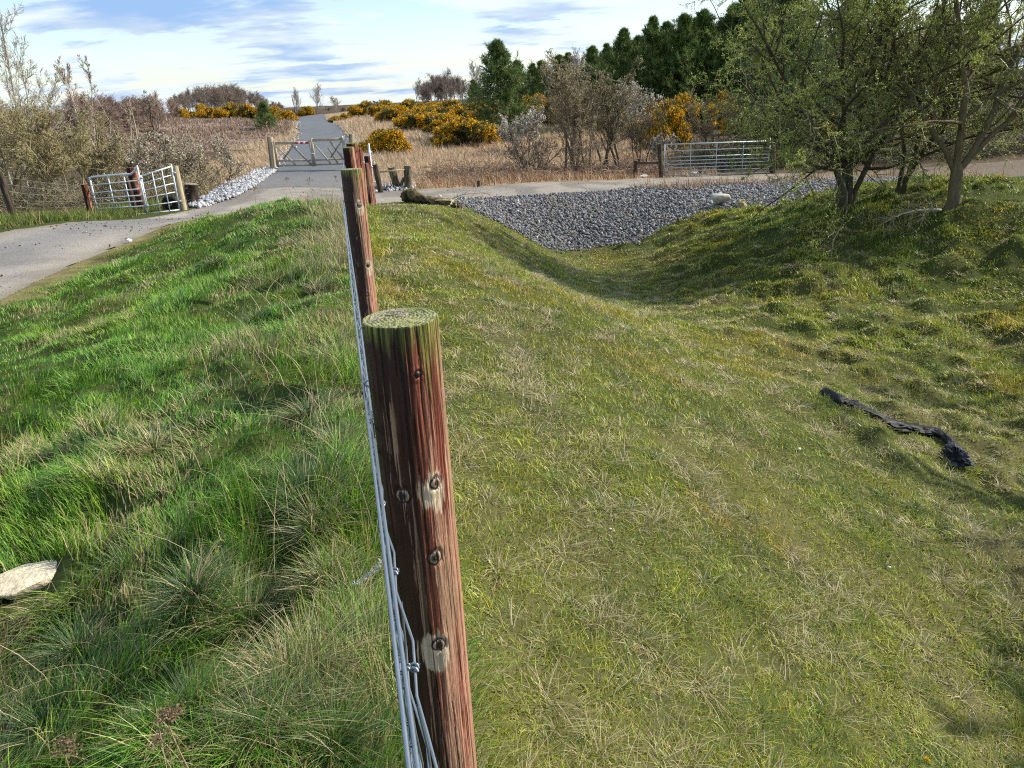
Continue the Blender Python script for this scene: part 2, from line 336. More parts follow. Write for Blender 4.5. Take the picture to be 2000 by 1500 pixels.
def ghit(px, py):
    Y = np.exp(np.linspace(math.log(.4), math.log(700), 1500)); d = fw+RT*(px-1000)/FPX+UP*(750-py)/FPX
    p = d[None]*(Y/d[1])[:, None]; p[:, 2] += CZ; b = np.nonzero(p[:, 2] < H0(p[:, 0], p[:, 1]))[0]
    q = p[b[0]] if len(b) else p[-1]; q = q.copy(); q[2] = ground(q[0:1], q[1:2])[0]; return q
def gz(x, y): return float(ground(np.array([x]), np.array([y]))[0])

# ------------------------------------------------------------------ ground sheet
def zone(x, y):
    """0 lush bank, 1 short turf, 2 straw, 3 heath, 4 wood floor"""
    z = np.full(np.shape(x), 2)
    jx = x+(fbm(x*.7, y*.7, 3, 77)-.5)*1.2; jy = y+(fbm(x*.7+9, y*.7, 3, 78)-.5)*1.5
    fx = fence_x(y)
    tr = pip(x, y, TRACK)
    z = np.where((x < fx-.02) & (y < 24) & (x > -6.9), 0, z)
    z = np.where((x >= fx-.02) & (jy < 25), 1, z)
    z = np.where((x > 9) & (jy < 24.5), 1, z)
    z = np.where((x < -6.9) & (jy < 24.5) & (jx > -14), 0, z)
    z = np.where((x < -6.9) & ((jy >= 24.5) | (jx <= -14)), 2, z)
    z = np.where(pip(jx, jy, HEATH), 3, z)
    z = np.where((jx > 9) & (jy > 31), 4, z)
    z = np.where(np.hypot(x, y) > 125, 4, z)
    z = np.where((jx < -14) & (jy < 46), 4, z)
    return z
ZC = np.array([(.045, .06, .016), (.052, .062, .018), (.30, .22, .14), (.24, .175, .14), (.085, .062, .038)])
def gcol(x, y):
    z = zone(x, y); c = ZC[z]*(.75+.5*fbm(x*1.7, y*1.7, 4, 3))[:, None]
    d = fbm(x*.9, y*.9, 3, 44)[:, None]; c = np.where((z == 1)[:, None], lerp(c, np.array([.11, .095, .04]), sst(.5, .75, d)*.6), c)
    rd = pdist(x, y, TRACK); vg = sst(.75, .15, rd+(fbm(x*2, y*2, 3, 13)-.5)*.8)*(x < -4)*(x > -7.5)*(y < 22); c = lerp(c, np.array([.21, .17, .075])*(.6+.8*fbm(x*6, y*6, 3, 14))[:, None], (vg*.85)[:, None])
    c = np.where(pip(x, y, GBANK)[:, None], np.array([.10, .10, .105])*(.7+.6*d), c)
    # farther plain: bands of brown wood, yellow grass
    return c
def build_ground():
    mb = MB()
    fr = np.radians(np.arange(-56, 56.01, .26)); bk = np.radians(np.arange(60, 301, 6.0)); an = np.concatenate([fr, bk])
    rr = np.concatenate([np.exp(np.linspace(math.log(.25), math.log(60), 800)), np.exp(np.linspace(math.log(61), math.log(3000), 110))])
    A, R = np.meshgrid(an, rr); x = (R*np.sin(A)).ravel(); y = (R*np.cos(A)).ravel()
    z = ground(x, y); na = len(an); nr = len(rr)
    z = z-sst(400, 3000, np.hypot(x, y))*6
    V = np.stack([x, y, z], 1); c = gcol(x, y)
    V = np.vstack([V, [[0, 0, gz(0, 0)]]]); c = np.vstack([c, c[:1]])
    i = np.arange(nr-1)[:, None]*na; j = np.arange(na)[None]; j2 = (j+1) % na
    f = np.stack([i+j, i+na+j, i+na+j2, i+j2], -1).reshape(-1, 4)[:, ::-1]
    mb.add(V, f, c); jj = np.arange(na); mb.F.append(np.stack([np.full(na, nr*na), jj, (jj+1) % na], 1)[:, ::-1])
    o = mb.build('ground', M_GROUND, smooth=True); tag(o, kind='structure')
build_ground()

def sheet(name, poly, res, dz, colf, m, jit=.12, clip=None, rel=.0):
    P = np.array(poly); x0, y0 = P.min(0)-res*2; x1, y1 = P.max(0)+res*2
    if clip: x0, y0, x1, y1 = max(x0, clip[0]), max(y0, clip[1]), min(x1, clip[2]), min(y1, clip[3])
    xs = np.arange(x0, x1, res); ys = np.arange(y0, y1, res)
    X, Y = np.meshgrid(xs, ys); nx = len(xs)
    cxx = (X[:-1, :-1]+res/2); cyy = (Y[:-1, :-1]+res/2)
    keep = pip(cxx+(fbm(cxx*2.2, cyy*2.2, 3, 61)-.5)*jit*4, cyy+(fbm(cxx*2.2+7, cyy*2.2, 3, 62)-.5)*jit*4, poly)
    jj, ii = np.nonzero(keep); a = jj*nx+ii; f = np.stack([a, a+1, a+nx+1, a+nx], 1)
    u, inv = np.unique(f, return_inverse=True); x = X.ravel()[u]; y = Y.ravel()[u]
    z = H0(x, y)+dz+rel*(fbm(x*5, y*5, 3, 8)-.5)
    mb = MB(); mb.add(np.stack([x, y, z], 1), inv.reshape(-1, 4), colf(x, y))
    return mb.build(name, m, smooth=True)
def trackcol(x, y):
    n = fbm(x*1.3, y*.8, 4, 21)[:, None]; w = fbm(x*9, y*9, 2, 22)[:, None]
    c = lerp(np.array([.37, .33, .28]), np.array([.25, .225, .2]), sst(.35, .65, n))
    # worn grey wheel line along the middle of the left-hand road, mud at the edges
    c = c*(1-.2*sst(20, 24, y))[:, None]
    mid = np.exp(-((x+8.2)/.8)**2)*(y < 19); c = lerp(c, np.array([.17, .17, .175]), (mid*.75)[:, None])
    e = sst(.5, .0, pdist(x, y, TRACK))[:, None]; c = lerp(c, np.array([.20, .165, .11]), e*.55)
    right = sst(10.5, 14, x)[:, None]; c = lerp(c, np.array([.15, .115, .085]), right)
    return c*(.85+.3*w)
def pathcol(x, y):
    n = fbm(x*1.1, y*.6, 4, 25)[:, None]; c = lerp(np.array([.105, .118, .14]), np.array([.15, .155, .165]), n)
    near = sst(35, 29, y)[:, None]; c = lerp(c, np.array([.175, .17, .17]), near)
    return c*(.9+.2*fbm(x*10, y*10, 2, 26)[:, None])
tag(sheet('track', TRACK, .11, -.01, trackcol, M_ROAD, .10, rel=.015), kind='structure')
tag(sheet('path', PATH, .16, -.006, pathcol, M_ROAD, .04), kind='structure')

# ------------------------------------------------------------------ loose stone
def stones(mb, x, y, s, cols, rg, sink=.3, zf=None):
    n = len(x); base = np.array([[0, 0, 1], [.9, 0, .2], [.28, .86, .1], [-.73, .53, .25], [-.73, -.53, .1], [.28, -.86, .2], [0, 0, -.8]])
    F = [[0, 1, 2], [0, 2, 3], [0, 3, 4], [0, 4, 5], [0, 5, 1], [6, 2, 1], [6, 3, 2], [6, 4, 3], [6, 5, 4], [6, 1, 5]]
    B = base[None]*rg.uniform(.65, 1.25, (n, 7, 1))*(s[:, None]*rg.uniform(.7, 1.3, (n, 3)))[:, None]*.5
    t = rg.uniform(0, 6.28, n); tt = rg.normal(0, .6, n); c, q = np.cos(t), np.sin(t)
    X = B[..., 0]*np.cos(tt)[:, None]-B[..., 2]*np.sin(tt)[:, None]; Z = B[..., 0]*np.sin(tt)[:, None]+B[..., 2]*np.cos(tt)[:, None]; Yb = B[..., 1]
    B = np.stack([X*c[:, None]-Yb*q[:, None], X*q[:, None]+Yb*c[:, None], Z], -1)
    z = (ground(x, y) if zf is None else zf(x, y))+s*sink
    V = B+np.stack([x, y, z], 1)[:, None]
    mb.add(V.reshape(-1, 3), (np.array(F)[None]+(np.arange(n)*7)[:, None, None]).reshape(-1, 3), np.repeat(cols, 7, 0))
def inpoly(poly, n, rg):
    P = np.array(poly); o = np.empty((0, 2))
    while len(o) < n:
        q = rg.uniform(P.min(0), P.max(0), (n*2, 2)); o = np.vstack([o, q[pip(q[:, 0], q[:, 1], poly)]])
    return o[:n, 0], o[:n, 1]
rg = np.random.default_rng(5)
x, y = inpoly(GBANK, 46000, rg); mb = MB()
sp = rg.random(len(x)) < .12; x = x+rg.normal(0, .08, len(x))+sp*rg.normal(0, .35, len(x)); y = y+rg.normal(0, .08, len(x))+sp*rg.normal(0, .4, len(x))
stones(mb, x, y, rg.uniform(.022, .07, len(x))*rg.choice([1, 1, 1, 1, 1.8], len(x)), pick([(.165, .165, .175), (.25, .25, .255), (.085, .085, .095), (.38, .37, .36), (.22, .18, .14)], [.42, .25, .2, .05, .08], len(x), rg), rg)
tag(mb.build('gravel_bank', M_STONE), 'bank of loose grey crushed stone sloping down from the track into the hollow', 'gravel', kind='stuff')
x, y = inpoly(STRIP, 3300, rg); mb = MB()
stones(mb, x, y, rg.uniform(.07, .19, len(x)), pick([(.42, .42, .43), (.30, .31, .34), (.18, .18, .2), (.5, .48, .45)], [.4, .3, .2, .1], len(x), rg), rg)
tag(mb.build('stone_edging', M_STONE), 'strip of pale broken stone along the left edge of the tarmac path', 'gravel', kind='stuff')
mb = MB(); xs = []; ys = []
for i in range(1100):
    t = rg.uniform(0, 1); yy = 36+t*t*70; e = np.interp(yy, [36, 42, 50, 59, 80, 98, 106], [-6.4, -7.3, -8.9, -11.1, -16.2, -20.5, -22]); w = rg.normal(.25, .25)
    if rg.random() < .35: e = np.interp(yy, [36, 46, 59, 80, 98, 106], [-9.9, -12.0, -14.6, -19.6, -24.3, -26]); w = -w
    xs.append(e+w); ys.append(yy)
px_, py_ = inpoly([(-4.0, 24.9), (-2.8, 25.2), (-3.1, 27.5), (-4.4, 28.5)], 500, rg)
x = np.concatenate([xs, px_]); y = np.concatenate([ys, py_])
stones(mb, x, y, rg.uniform(.07, .18, len(x)), pick([(.42, .42, .43), (.34, .33, .33), (.2, .2, .2)], [.5, .3, .2], len(x), rg), rg)
tag(mb.build('edge_stones', M_STONE), 'scattered pale stones lining the far path edges and the gap by the old posts', 'gravel', kind='stuff')
mb = MB(); t = rg.uniform(0, 1, 2600); y = 8+t**.8*24; x = np.where(y < 21, -8.0+rg.normal(0, .75, 2600), rg.uniform(-9, 12, 2600))
k = pip(x, y, TRACK) & (fbm(x*1.6, y*.9, 3, 55)+rg.normal(0, .05, 2600) > .53); x = x[k]; y = y[k]
stones(mb, x, y, rg.uniform(.012, .05, len(x))*rg.uniform(.5, 1.2, len(x)), pick([(.07, .05, .035), (.16, .13, .10), (.3, .28, .25)], [.5, .3, .2], len(x), rg), rg, .15, zf=lambda a, b: H0(a, b)-.01)
tag(mb.build('loose_chippings', M_STONE), 'dark chippings and mud crumbs strewn over the grey-brown track', 'gravel', kind='stuff')

# ------------------------------------------------------------------ grasses
def blades(mb, x, y, h, w, dirn, bend, cols, rg, rows=3, z=None, tw=.12):
    n = len(x); z = ground(x, y)-.01 if z is None else z
    s = np.linspace(0, 1, rows+1)[None, :, None]
    d = np.stack([np.cos(dirn), np.sin(dirn), 0*dirn], 1)[:, None]
    hh = h[:, None, None]; bb = bend[:, None, None]
    up = np.array([0, 0, 1.])[None, None]
    C = np.stack([x, y, z], 1)[:, None]+up*hh*(s*(1-.45*bb*s))+d*hh*bb*(s**1.6)*.95
    fa = dirn+math.pi/2+rg.normal(0, .7, n); side = np.stack([np.cos(fa), np.sin(fa), 0*fa], 1)[:, None]
    wd = w[:, None, None]*.5*(1-s*(1-tw))
    V = np.stack([C-side*wd, C+side*wd], 2).reshape(n, -1, 3)
    r = np.arange(rows)*2; f = np.stack([r, r+1, r+3, r+2], 1)
    mb.add(V.reshape(-1, 3), (f[None]+(np.arange(n)*(rows+1)*2)[:, None, None]).reshape(-1, 4), np.repeat(cols, (rows+1)*2, 0))
def polar(n, a0, a1, r0, r1, e, rg):
    q = 2-e; u = rg.random(n); r = (u*(r1**q-r0**q)+r0**q)**(1/q); a = np.radians(rg.uniform(a0, a1, n)); return r*np.sin(a), r*np.cos(a)
rg = np.random.default_rng(21)
GREEN = [(.14, .31, .025), (.08, .21, .022), (.21, .38, .045), (.085, .19, .045), (.34, .29, .13), (.22, .24, .06)]
SLAB = ghit(66, 1118); SHEETP = [tuple(ghit(a, b)[:2]) for a, b in ((1607, 785), (1637, 799), (1680, 813), (1730, 826), (1775, 838), (1825, 855), (1862, 880), (1861, 905))]
def lush():
    x, y = polar(640000, -60, 20, .45, 23, 1.22, rg)
    gap = fence_x(y)-x
    k = (gap > -.06+rg.normal(0, .02, len(x))) & ~((pdist(x, y, TRACK) < .12) & pip(x, y, TRACK)) & ~pip(x, y, TRACK) & ~pip(x, y, PATH) & (x > -7.2); x = x[k]; y = y[k]; gap = gap[k]
    # sparser and yellower next to the road
    rd = pdist(x, y, TRACK); k = rg.random(len(x)) < .5+.5*sst(0, .7, rd+(fbm(x*2, y*2, 3, 13)-.5)*1.2); x = x[k]; y = y[k]; gap = gap[k]; rd = rd[k]
    k = np.hypot((x-SLAB[0]+.02)/.17, (y-SLAB[1]+.02)/.12) > 1; x = x[k]; y = y[k]; gap = gap[k]; rd = rd[k]
    r = np.hypot(x, y); n = len(x)
    tall = sst(.42, .68, fbm(x*1.6, y*1.6, 3, 91)); near_f = sst(1.0, .05, gap)
    tus = sst(.5, .66, fbm(x*3.1, y*3.1, 2, 92))
    h = (1-.2*sst(2, 4, r))*(.045+.08*tall+.05*near_f*tus+.04*tus)*rg.uniform(.5, 1.35, n)*(.35+.65*sst(.1, .9, rd))
    w = (.0027+.00095*r)*rg.uniform(.6, 1.3, n)
    sw = fbm(x*.9+4, y*.9, 3, 93)*9+fbm(x*3, y*3, 2, 94)*5
    dirn = sw+rg.normal(0, .75, n); bend = np.clip(rg.normal(.45, .25, n)+.35*tus, .05, 1.25)
    dead = .08+.16*sst(4, 1.5, r)+sst(.54, .70, fbm(x*1.9+20, y*1.9, 3, 95))*.6+.25*sst(.9, .1, gap)*sst(.38, .6, fbm(x*2.6, y*2.6, 3, 96))+.4*sst(.9, .1, rd)
    c = pick(GREEN[:4], [.36, .26, .22, .16], n, rg, .25)
    yel = sst(.5, .7, fbm(x*1.7, y*1.7, 3, 99))[:, None]; c = lerp(c, c*np.array([1.5, 1.15, .9]), yel*.7)
    cd = pick([(.42, .34, .17), (.30, .27, .10), (.50, .43, .26)], [.45, .35, .2], n, rg, .25)
    q = rg.random(n) < dead*.85; c = np.where(q[:, None], cd, c)
    yl = sst(1.2, .2, rd)[:, None]*(rg.random(n) < .5)[:, None]; c = lerp(c, np.array([.24, .23, .05]), yl*.7)
    mb = MB(); near = r < 4.5
    for kk, rows in ((near, 4), (~near, 2)):
        blades(mb, x[kk], y[kk], h[kk], w[kk], dirn[kk], bend[kk], c[kk], rg, rows)
    # arching tussocks of long fine blades
    for (tx, ty, nb, hh, dry) in TUSS:
        m = nb; a = rg.uniform(0, 6.28, m); rr = np.abs(rg.normal(0, .06, m)); bx = tx+np.cos(a)*rr; by = ty+np.sin(a)*rr
        cc = np.where((rg.random(m) < dry)[:, None], pick([(.44, .36, .19), (.36, .30, .12), (.52, .45, .28)], [.4, .3, .3], m, rg), pick([(.07, .14, .045), (.10, .19, .035), (.06, .115, .05)], [.4, .3, .3], m, rg))
        blades(mb, bx, by, .62*hh*rg.uniform(.45, 1.3, m), np.full(m, .0024+.0007*math.hypot(tx, ty))*rg.uniform(.6, 1.3, m), a+rg.normal(0, .5, m), np.clip(rg.normal(.85, .25, m), .3, 1.5), cc, rg, 4)
    # very long pale stems lying over the bank
    m = 230; gy = rg.uniform(.9, 8, m); gx = fence_x(gy)-np.abs(rg.normal(.35, .4, m))-.03
    blades(mb, gx, gy, rg.uniform(.22, .5, m), .0014+.0005*gy, rg.uniform(0, 6.28, m), rg.uniform(.3, 1.2, m), pick([(.42, .33, .18), (.5, .42, .26)], [.6, .4], m, rg), rg, 5, tw=.35)
    m = 1500; gy = rg.uniform(7.5, 12.5, m); gx = fence_x(gy)-np.abs(rg.normal(.15, .38, m))-.03
    blades(mb, gx, gy, rg.uniform(.12, .34, m), np.full(m, .0055), rg.uniform(0, 6.28, m), rg.uniform(.1, .9, m), pick([(.42, .33, .18), (.52, .44, .3), (.3, .27, .1)], [.5, .3, .2], m, rg), rg, 3, tw=.35)
    return mb
TUSS = []
for (u, v, nb, hh, dry) in [(470, 1130, 900, .26, .35), (380, 1180, 600, .24, .3), (600, 1290, 900, .27, .55), (560, 1330, 600, .24, .6), (640, 700, 420, .24, .35), (600, 790, 520, .25, .3), (590, 960, 700, .26, .15), (620, 1010, 600, .24, .5),
                            (560, 900, 600, .22, .2), (300, 870, 380, .2, .6), (240, 1080, 500, .22, .15), (150, 1270, 500, .22, .1), (520, 1430, 900, .22, .3), (650, 1480, 700, .22, .15), (380, 1400, 500, .2, .1), (700, 1180, 400, .18, .5), (560, 480, 260, .25, .5), (420, 520, 300, .16, .3),
                            (620, 560, 300, .22, .5), (500, 620, 300, .2, .25), (90, 1420, 500, .2, .2), (640, 1120, 400, .2, .6), (430, 760, 300, .2, .3), (130, 940, 300, .18, .15), (660, 860, 400, .2, .5)]:
    g = ghit(u, v); TUSS.append((g[0], g[1], nb, hh, dry))
tag(lush().build('lush_grass', M_GRASS), 'long bright green tussocky grass with dead straw blades on the bank left of the fence', 'grass', kind='stuff')

def turf():
    x, y = polar(900000, -24, 60, .5, 27, 1.22, rg)
    gap = x-fence_x(y)
    k = (gap > -.05) & ~pip(x, y, TRACK) & (zone(x, y) == 1); gb = pip(x, y, GBANK); k &= (~gb) | (rg.random(len(x)) < .02+.55*np.exp(-(pdist(x, y, GBANK)/.22)**2)*(y < 22.3)*(fbm(x*2, y*2, 2, 19) > .45))
    k &= pdist(x, y, SHEETP, False) > .05
    x = x[k]; y = y[k]; gap = gap[k]
    r = np.hypot(x, y); n = len(x)
    opp = sst(2.5, 6, x)*sst(4, 8, y); patch = fbm(x*1.3, y*1.3, 3, 71)
    fn = sst(.35, .0, gap)
    cl9 = fbm(x*8, y*8, 2, 171); h = (.5+.85*cl9)*(.027+.026*patch+.055*opp*sst(.4, .65, fbm(x*1.6, y*2.2, 3, 72))+.05*fn)*rg.uniform(.5, 1.6, n)
    w = (.0026+.00105*r)*rg.uniform(.6, 1.35, n)
    dirn = rg.normal(0, 1.5, n)+fbm(x*2.5, y*2.5, 3, 70)*12; bend = np.clip(rg.normal(.75, .35, n), .1, 1.6)
    c = pick([(.32, .37, .04), (.19, .255, .025), (.47, .48, .06), (.45, .38, .07)], [.38, .22, .26, .14], n, rg, .3)
    cd = pick([(.44, .39, .21), (.36, .31, .14), (.56, .50, .32), (.24, .17, .08)], [.35, .3, .2, .15], n, rg, .3)
    fur = fbm((x+.17*y)*3.2, y*.22, 3, 170); dead = .07+.34*sst(.5, .68, fur)+.30*sst(.42, .66, fbm(x*1.4+5, y*1.4, 4, 73))+.12*sst(.5, .7, fbm(x*6, y*6, 2, 74))-.16*opp
    q = rg.random(n) < dead; c = np.where(q[:, None], cd, c)
    moss = sst(.55, .72, fbm(x*.8+31, y*.8, 3, 75))[:, None]; c = lerp(c, c*np.array([1.25, 1.0, .55]), moss*.8)
    lus = (sst(.5, .7, fbm(x*.55+3, y*.9, 3, 76))*opp+sst(17, 19, y)*sst(7, 9, x)+.5*sst(.25, .0, gap))[:, None]
    c = lerp(c, np.array([.085, .18, .022])*rg.uniform(.75, 1.3, (n, 1)), np.clip(lus, 0, 1)*.6)
    mb = MB(); near = r < 4
    for kk, rows in ((near, 3), (~near, 2)):
        blades(mb, x[kk], y[kk], h[kk], w[kk], dirn[kk], bend[kk], c[kk], rg, rows)
    # curled dead tufts
    for i in range(1100):
        tx, ty = polar(1, -14, 46, 1.5, 17, 1.2, rg); tx, ty = tx[0], ty[0]
        if tx < fence_x(ty)+.1 or pip(np.array(tx), np.array(ty), GBANK): continue
        m = 45; a = rg.uniform(0, 6.28, m); rr = np.abs(rg.normal(0, .05, m))
        gr = rg.random() < .35
        cc = pick([(.10, .18, .03), (.2, .22, .06)], [.6, .4], m, rg) if gr else pick([(.46, .39, .22), (.36, .28, .12), (.54, .47, .31)], [.4, .3, .3], m, rg)
        blades(mb, tx+np.cos(a)*rr, ty+np.sin(a)*rr, rg.uniform(.05, .12, m), np.full(m, .002+.0009*math.hypot(tx, ty)), a+rg.normal(0, .8, m), rg.uniform(.7, 1.8, m), cc, rg, 3)
    return mb
tag(turf().build('short_turf', M_GRASS), 'short olive grazed turf with curled dead blades on the slope right of the fence', 'grass', kind='stuff')

def field():
    mb = MB()
    # straw grass between path, track and gorse
    x, y = polar(330000, -58, 45, 22, 110, 1.75, rg); z = zone(x, y)
    k = (z == 2) & ~pip(x, y, TRACK) & ~pip(x, y, PATH) & ~pip(x, y, STRIP); x = x[k]; y = y[k]; r = np.hypot(x, y); n = len(x)
    t = fbm(x*.35, y*.35, 3, 81); red = np.maximum(sst(.45, .6, fbm(x*.3+8, y*.3, 3, 82)), sst(38, 32, y)*.8)*(x > -2.8)
    h = (.20+.35*t)*rg.uniform(.5, 1.3, n); w = (.010+.00055*r)*rg.uniform(.6, 1.3, n)
    c = pick([(.48, .37, .25), (.60, .49, .35), (.38, .27, .18), (.27, .19, .13)], [.36, .28, .22, .14], n, rg, .2)
    c = np.where((rg.random(n) < red*.6)[:, None], pick([(.24, .13, .07), (.33, .20, .11)], [.5, .5], n, rg), c)
    blades(mb, x, y, h, w, rg.normal(3.6, 1.0, n), np.clip(rg.normal(.55, .3, n), .05, 1.4), c, rg, 2)
    tag(mb.build('straw_grass', M_DRY), 'tall bleached straw-coloured moor grass beyond the track and on both sides of the path', 'grass', kind='stuff')
    mb = MB(); x, y = polar(110000, -40, -5, 40, 190, 1.6, rg); z = zone(x, y); k = (z == 3) & ~pip(x, y, PATH); x = x[k]; y = y[k]; n = len(x); r = np.hypot(x, y)
    cl = sst(.4, .7, fbm(x*.5, y*.25, 3, 84))
    blades(mb, x, y, (.12+.28*cl)*rg.uniform(.6, 1.3, n), (.03+.0011*r)*rg.uniform(.6, 1.3, n), rg.uniform(0, 6.28, n), rg.uniform(.1, .9, n), pick([(.29, .205, .155), (.19, .13, .10), (.40, .31, .22), (.32, .24, .185)], [.35, .3, .2, .15], n, rg, .2), rg, 2)
    tag(mb.build('heather_moor', M_DRY), 'low brown heather moor left of the far path', 'heather', kind='stuff')
    # rough green-and-straw verge below the old left fence, brambles under the shrubs
    mb = MB(); x, y = polar(90000, -60, -20, 17, 34, 1.5, rg); k = (x < -9.1) & (pdist(x, y, TRACK) > .1) & ~pip(x, y, STRIP) & (x < -9.3); x = x[k]; y = y[k]; n = len(x)
    g = np.exp(-((-x-10.4)/1.8)**2)+sst(24, 21, y)*.3
    c = pick([(.40, .33, .18), (.30, .23, .12), (.2, .15, .08)], [.4, .3, .3], n, rg); q = rg.random(n) < g*.75; c = np.where(q[:, None], pick([(.11, .17, .03), (.2, .22, .06)], [.7, .3], n, rg), c)
    blades(mb, x, y, (.08+.25*fbm(x*.8, y*.8, 3, 88))*rg.uniform(.5, 1.4, n), np.full(n, .02), rg.uniform(0, 6.28, n), rg.uniform(.1, 1, n), c, rg, 2)
    tag(mb.build('rough_verge', M_DRY), 'rough straw and green verge growing round the old posts on the left of the road', 'grass', kind='stuff')
field()

def left_tangle():
    rg = np.random.default_rng(611); mb = MB(); n = 2600; X = rg.uniform(-19, -8.9, n); Yc = np.interp(X, [-19, -12, -8.9], [23.6, 23.4, 25.5])+np.abs(rg.normal(0, 2.2, n))
    k = ~pip(X, Yc, PATH) & ~pip(X, Yc, STRIP) & ~pip(X, Yc, TRACK); X = X[k]; Yc = Yc[k]; n = len(X)
    P = polyl(np.stack([X, Yc, ground(X, Yc)], 1), np.stack([rg.normal(0, .7, n), rg.normal(-.1, .5, n), np.full(n, .8)], 1), rg.uniform(.3, 1.2, n), 7, .15, -.08, rg); tubes(mb, P, np.full((n, 7), .007), 3, pick([(.30, .24, .15), (.42, .36, .22), (.18, .14, .09), (.5, .43, .3)], [.35, .3, .2, .15], n, rg))
    i = rg.integers(0, n, 16000); j = rg.integers(2, 7, 16000); leaves(mb, P[i, j]+rg.normal(0, .08, (16000, 3)), .038, pick([(.36, .34, .14), (.22, .23, .08), (.48, .44, .3), (.3, .22, .12)], [.35, .25, .2, .2], 16000, rg), rg)
    tag(mb.build('tangled_undergrowth', M_LEAF), 'olive and straw coloured tangle of briars under the shrubs on the left', 'undergrowth', kind='stuff')
left_tangle()

# ------------------------------------------------------------------ wooden posts
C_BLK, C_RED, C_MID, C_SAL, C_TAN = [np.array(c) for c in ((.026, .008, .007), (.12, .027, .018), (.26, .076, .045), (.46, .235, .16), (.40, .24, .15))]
def wood_post(name, base, top, r, seed, nt=28, nz=60, algae=.5, bare=.5, knots=(), style='red', parent=None, label=None, cat='post', group=None, m=None, rough_top=0.0, sink=.15):
    base = np.array(base, float); top = np.array(top, float); ax = top-base; base = base-ax/np.linalg.norm(ax)*sink; ax = top-base; Hh = np.linalg.norm(ax); ax = ax/Hh
    th = np.arange(nt)*2*math.pi/nt; v = np.linspace(0, Hh, nz); T, Vv = np.meshgrid(th, v)     # v: distance below the top
    # periodic angle coordinates so the grain closes round the back
    cu, su = np.cos(T), np.sin(T); o = seed*7.3
    u = ((T+math.pi) % (2*math.pi))
    uw = u+.10*(fbm(u*2+o, Vv*7, 3, seed+41)-.5); streak = fbm(uw*13+o, Vv*5, 4, seed); fine = fbm(uw*32+o, Vv*13, 3, seed+1); patch = fbm(u*2.4+o, Vv*4.5, 4, seed+2); patch2 = fbm(u*4+o+9, Vv*2.2, 3, seed+3)
    rad = r*(1+.03*(fbm(cu*1.5+o, su*1.5+Vv*1.5, 2, seed+4)-.5)*2+.02*(streak-.5)+.012*(fine-.5))
    crack = sst(.60, .72, fbm(u*10+o+4, Vv*1.1, 3, seed+6)); rad = rad-r*.03*crack
    if style == 'red':
        rt_ = (u-math.pi+1.35)                                     # dark stain, thickened on the side away from the sun as painted shade
        wq = fbm(u*3.2+o+.9*(fine-.5), Vv*3.0+1.2*streak, 4, seed+21); wd = fbm(u*4.5+o, Vv*2.4+.9*fine, 4, seed+22)
        c = lerp(C_RED*.75, C_MID, sst(.40, .62, fine*.6+patch2*.4)[..., None])
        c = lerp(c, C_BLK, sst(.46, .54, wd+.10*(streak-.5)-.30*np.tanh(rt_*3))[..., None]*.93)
        s = sst(.625-.17*bare, .69-.17*bare, wq+.22*(streak-.5)+.13*np.tanh(rt_*3)-.05*sst(.5, 0, Vv)+.16*(Vv/Hh)-.05)
        c = lerp(c, lerp(C_SAL, C_TAN, sst(.3, .7, patch)[..., None])*(.55+.8*fine[..., None]), s[..., None]*.85)
        c = c*(.72+.56*fbm(uw*60+o, Vv*22, 2, seed+23))[..., None]
    elif style == 'pale':
        c = lerp(np.array([.34, .27, .16]), np.array([.50, .42, .28]), streak[..., None])*(.8+.4*fine[..., None])
    elif style == 'dark':
        c = lerp(np.array([.03, .022, .018]), np.array([.13, .09, .065]), sst(.3, .75, streak*.5+patch*.5)[..., None])
    else:                                                # mossy old timber
        c = lerp(np.array([.05, .04, .025]), np.array([.24, .20, .13]), sst(.35, .7, streak*.5+patch*.5)[..., None]); c = lerp(c, np.array([.12, .13, .04]), sst(.5, .7, patch2)[..., None]*.5)
        rad = rad*(1+.25*(fbm(u*3+o, Vv*9, 3, seed+9)-.5))
    al = np.clip(1-Vv/(algae*(.02+.22*fbm(u*9+o, 0*Vv, 2, seed+5)**1.6*(.6+.5*np.tanh((u-math.pi+1.35)*2))) + 1e-6), 0, 1)**.8 if algae > 0 else 0*Vv
    c = lerp(c, lerp(np.array([.06, .075, .015]), np.array([.30, .31, .06]), sst(.35, .7, fine)[..., None]), (al*.85)[..., None])
    c = lerp(c, np.array([.015, .01, .008]), crack[..., None]*.7)
    for (kt, kv, ks, pale) in knots:
        dt = ((T-kt+math.pi) % (2*math.pi)-math.pi)*r; dv = Vv-kv; q = np.hypot(dt, dv)/ks*(1+.35*(fbm(u*12, Vv*30, 2, seed+31)-.5))
        if pale:
            dd = np.hypot(dt*(1.0+.5*np.sign(dt)*(seed % 2-.3)), (dv-ks*1.2)*(.45+9*ks))/(ks*2.0)+.75*(fbm(u*16, Vv*26, 3, seed+8)-.5); c = lerp(c, np.array([.62, .48, .34])*(.6+.6*fine[..., None]), sst(1.0, .82, dd)[..., None]*(.9 if kt > -1.5 else 0))
        ring = .5+.5*np.cos(q*6.2+fine*3); kc = lerp(np.array([.02, .010, .008]), np.array([.42, .31, .22]), (ring*sst(.42, .6, fine+.2*(patch-.5)))[..., None]); kc = np.where((q > .75)[..., None], C_BLK, kc)
        c = lerp(c, kc, sst(1.15, .9, q)[..., None]); rad = rad+.0022*np.exp(-(q*1.2)**4)-.0016*np.exp(-((q-1)*5)**2)
        halo = np.exp(-((q-1.6)*1.6)**2); rad = rad+.0008*halo
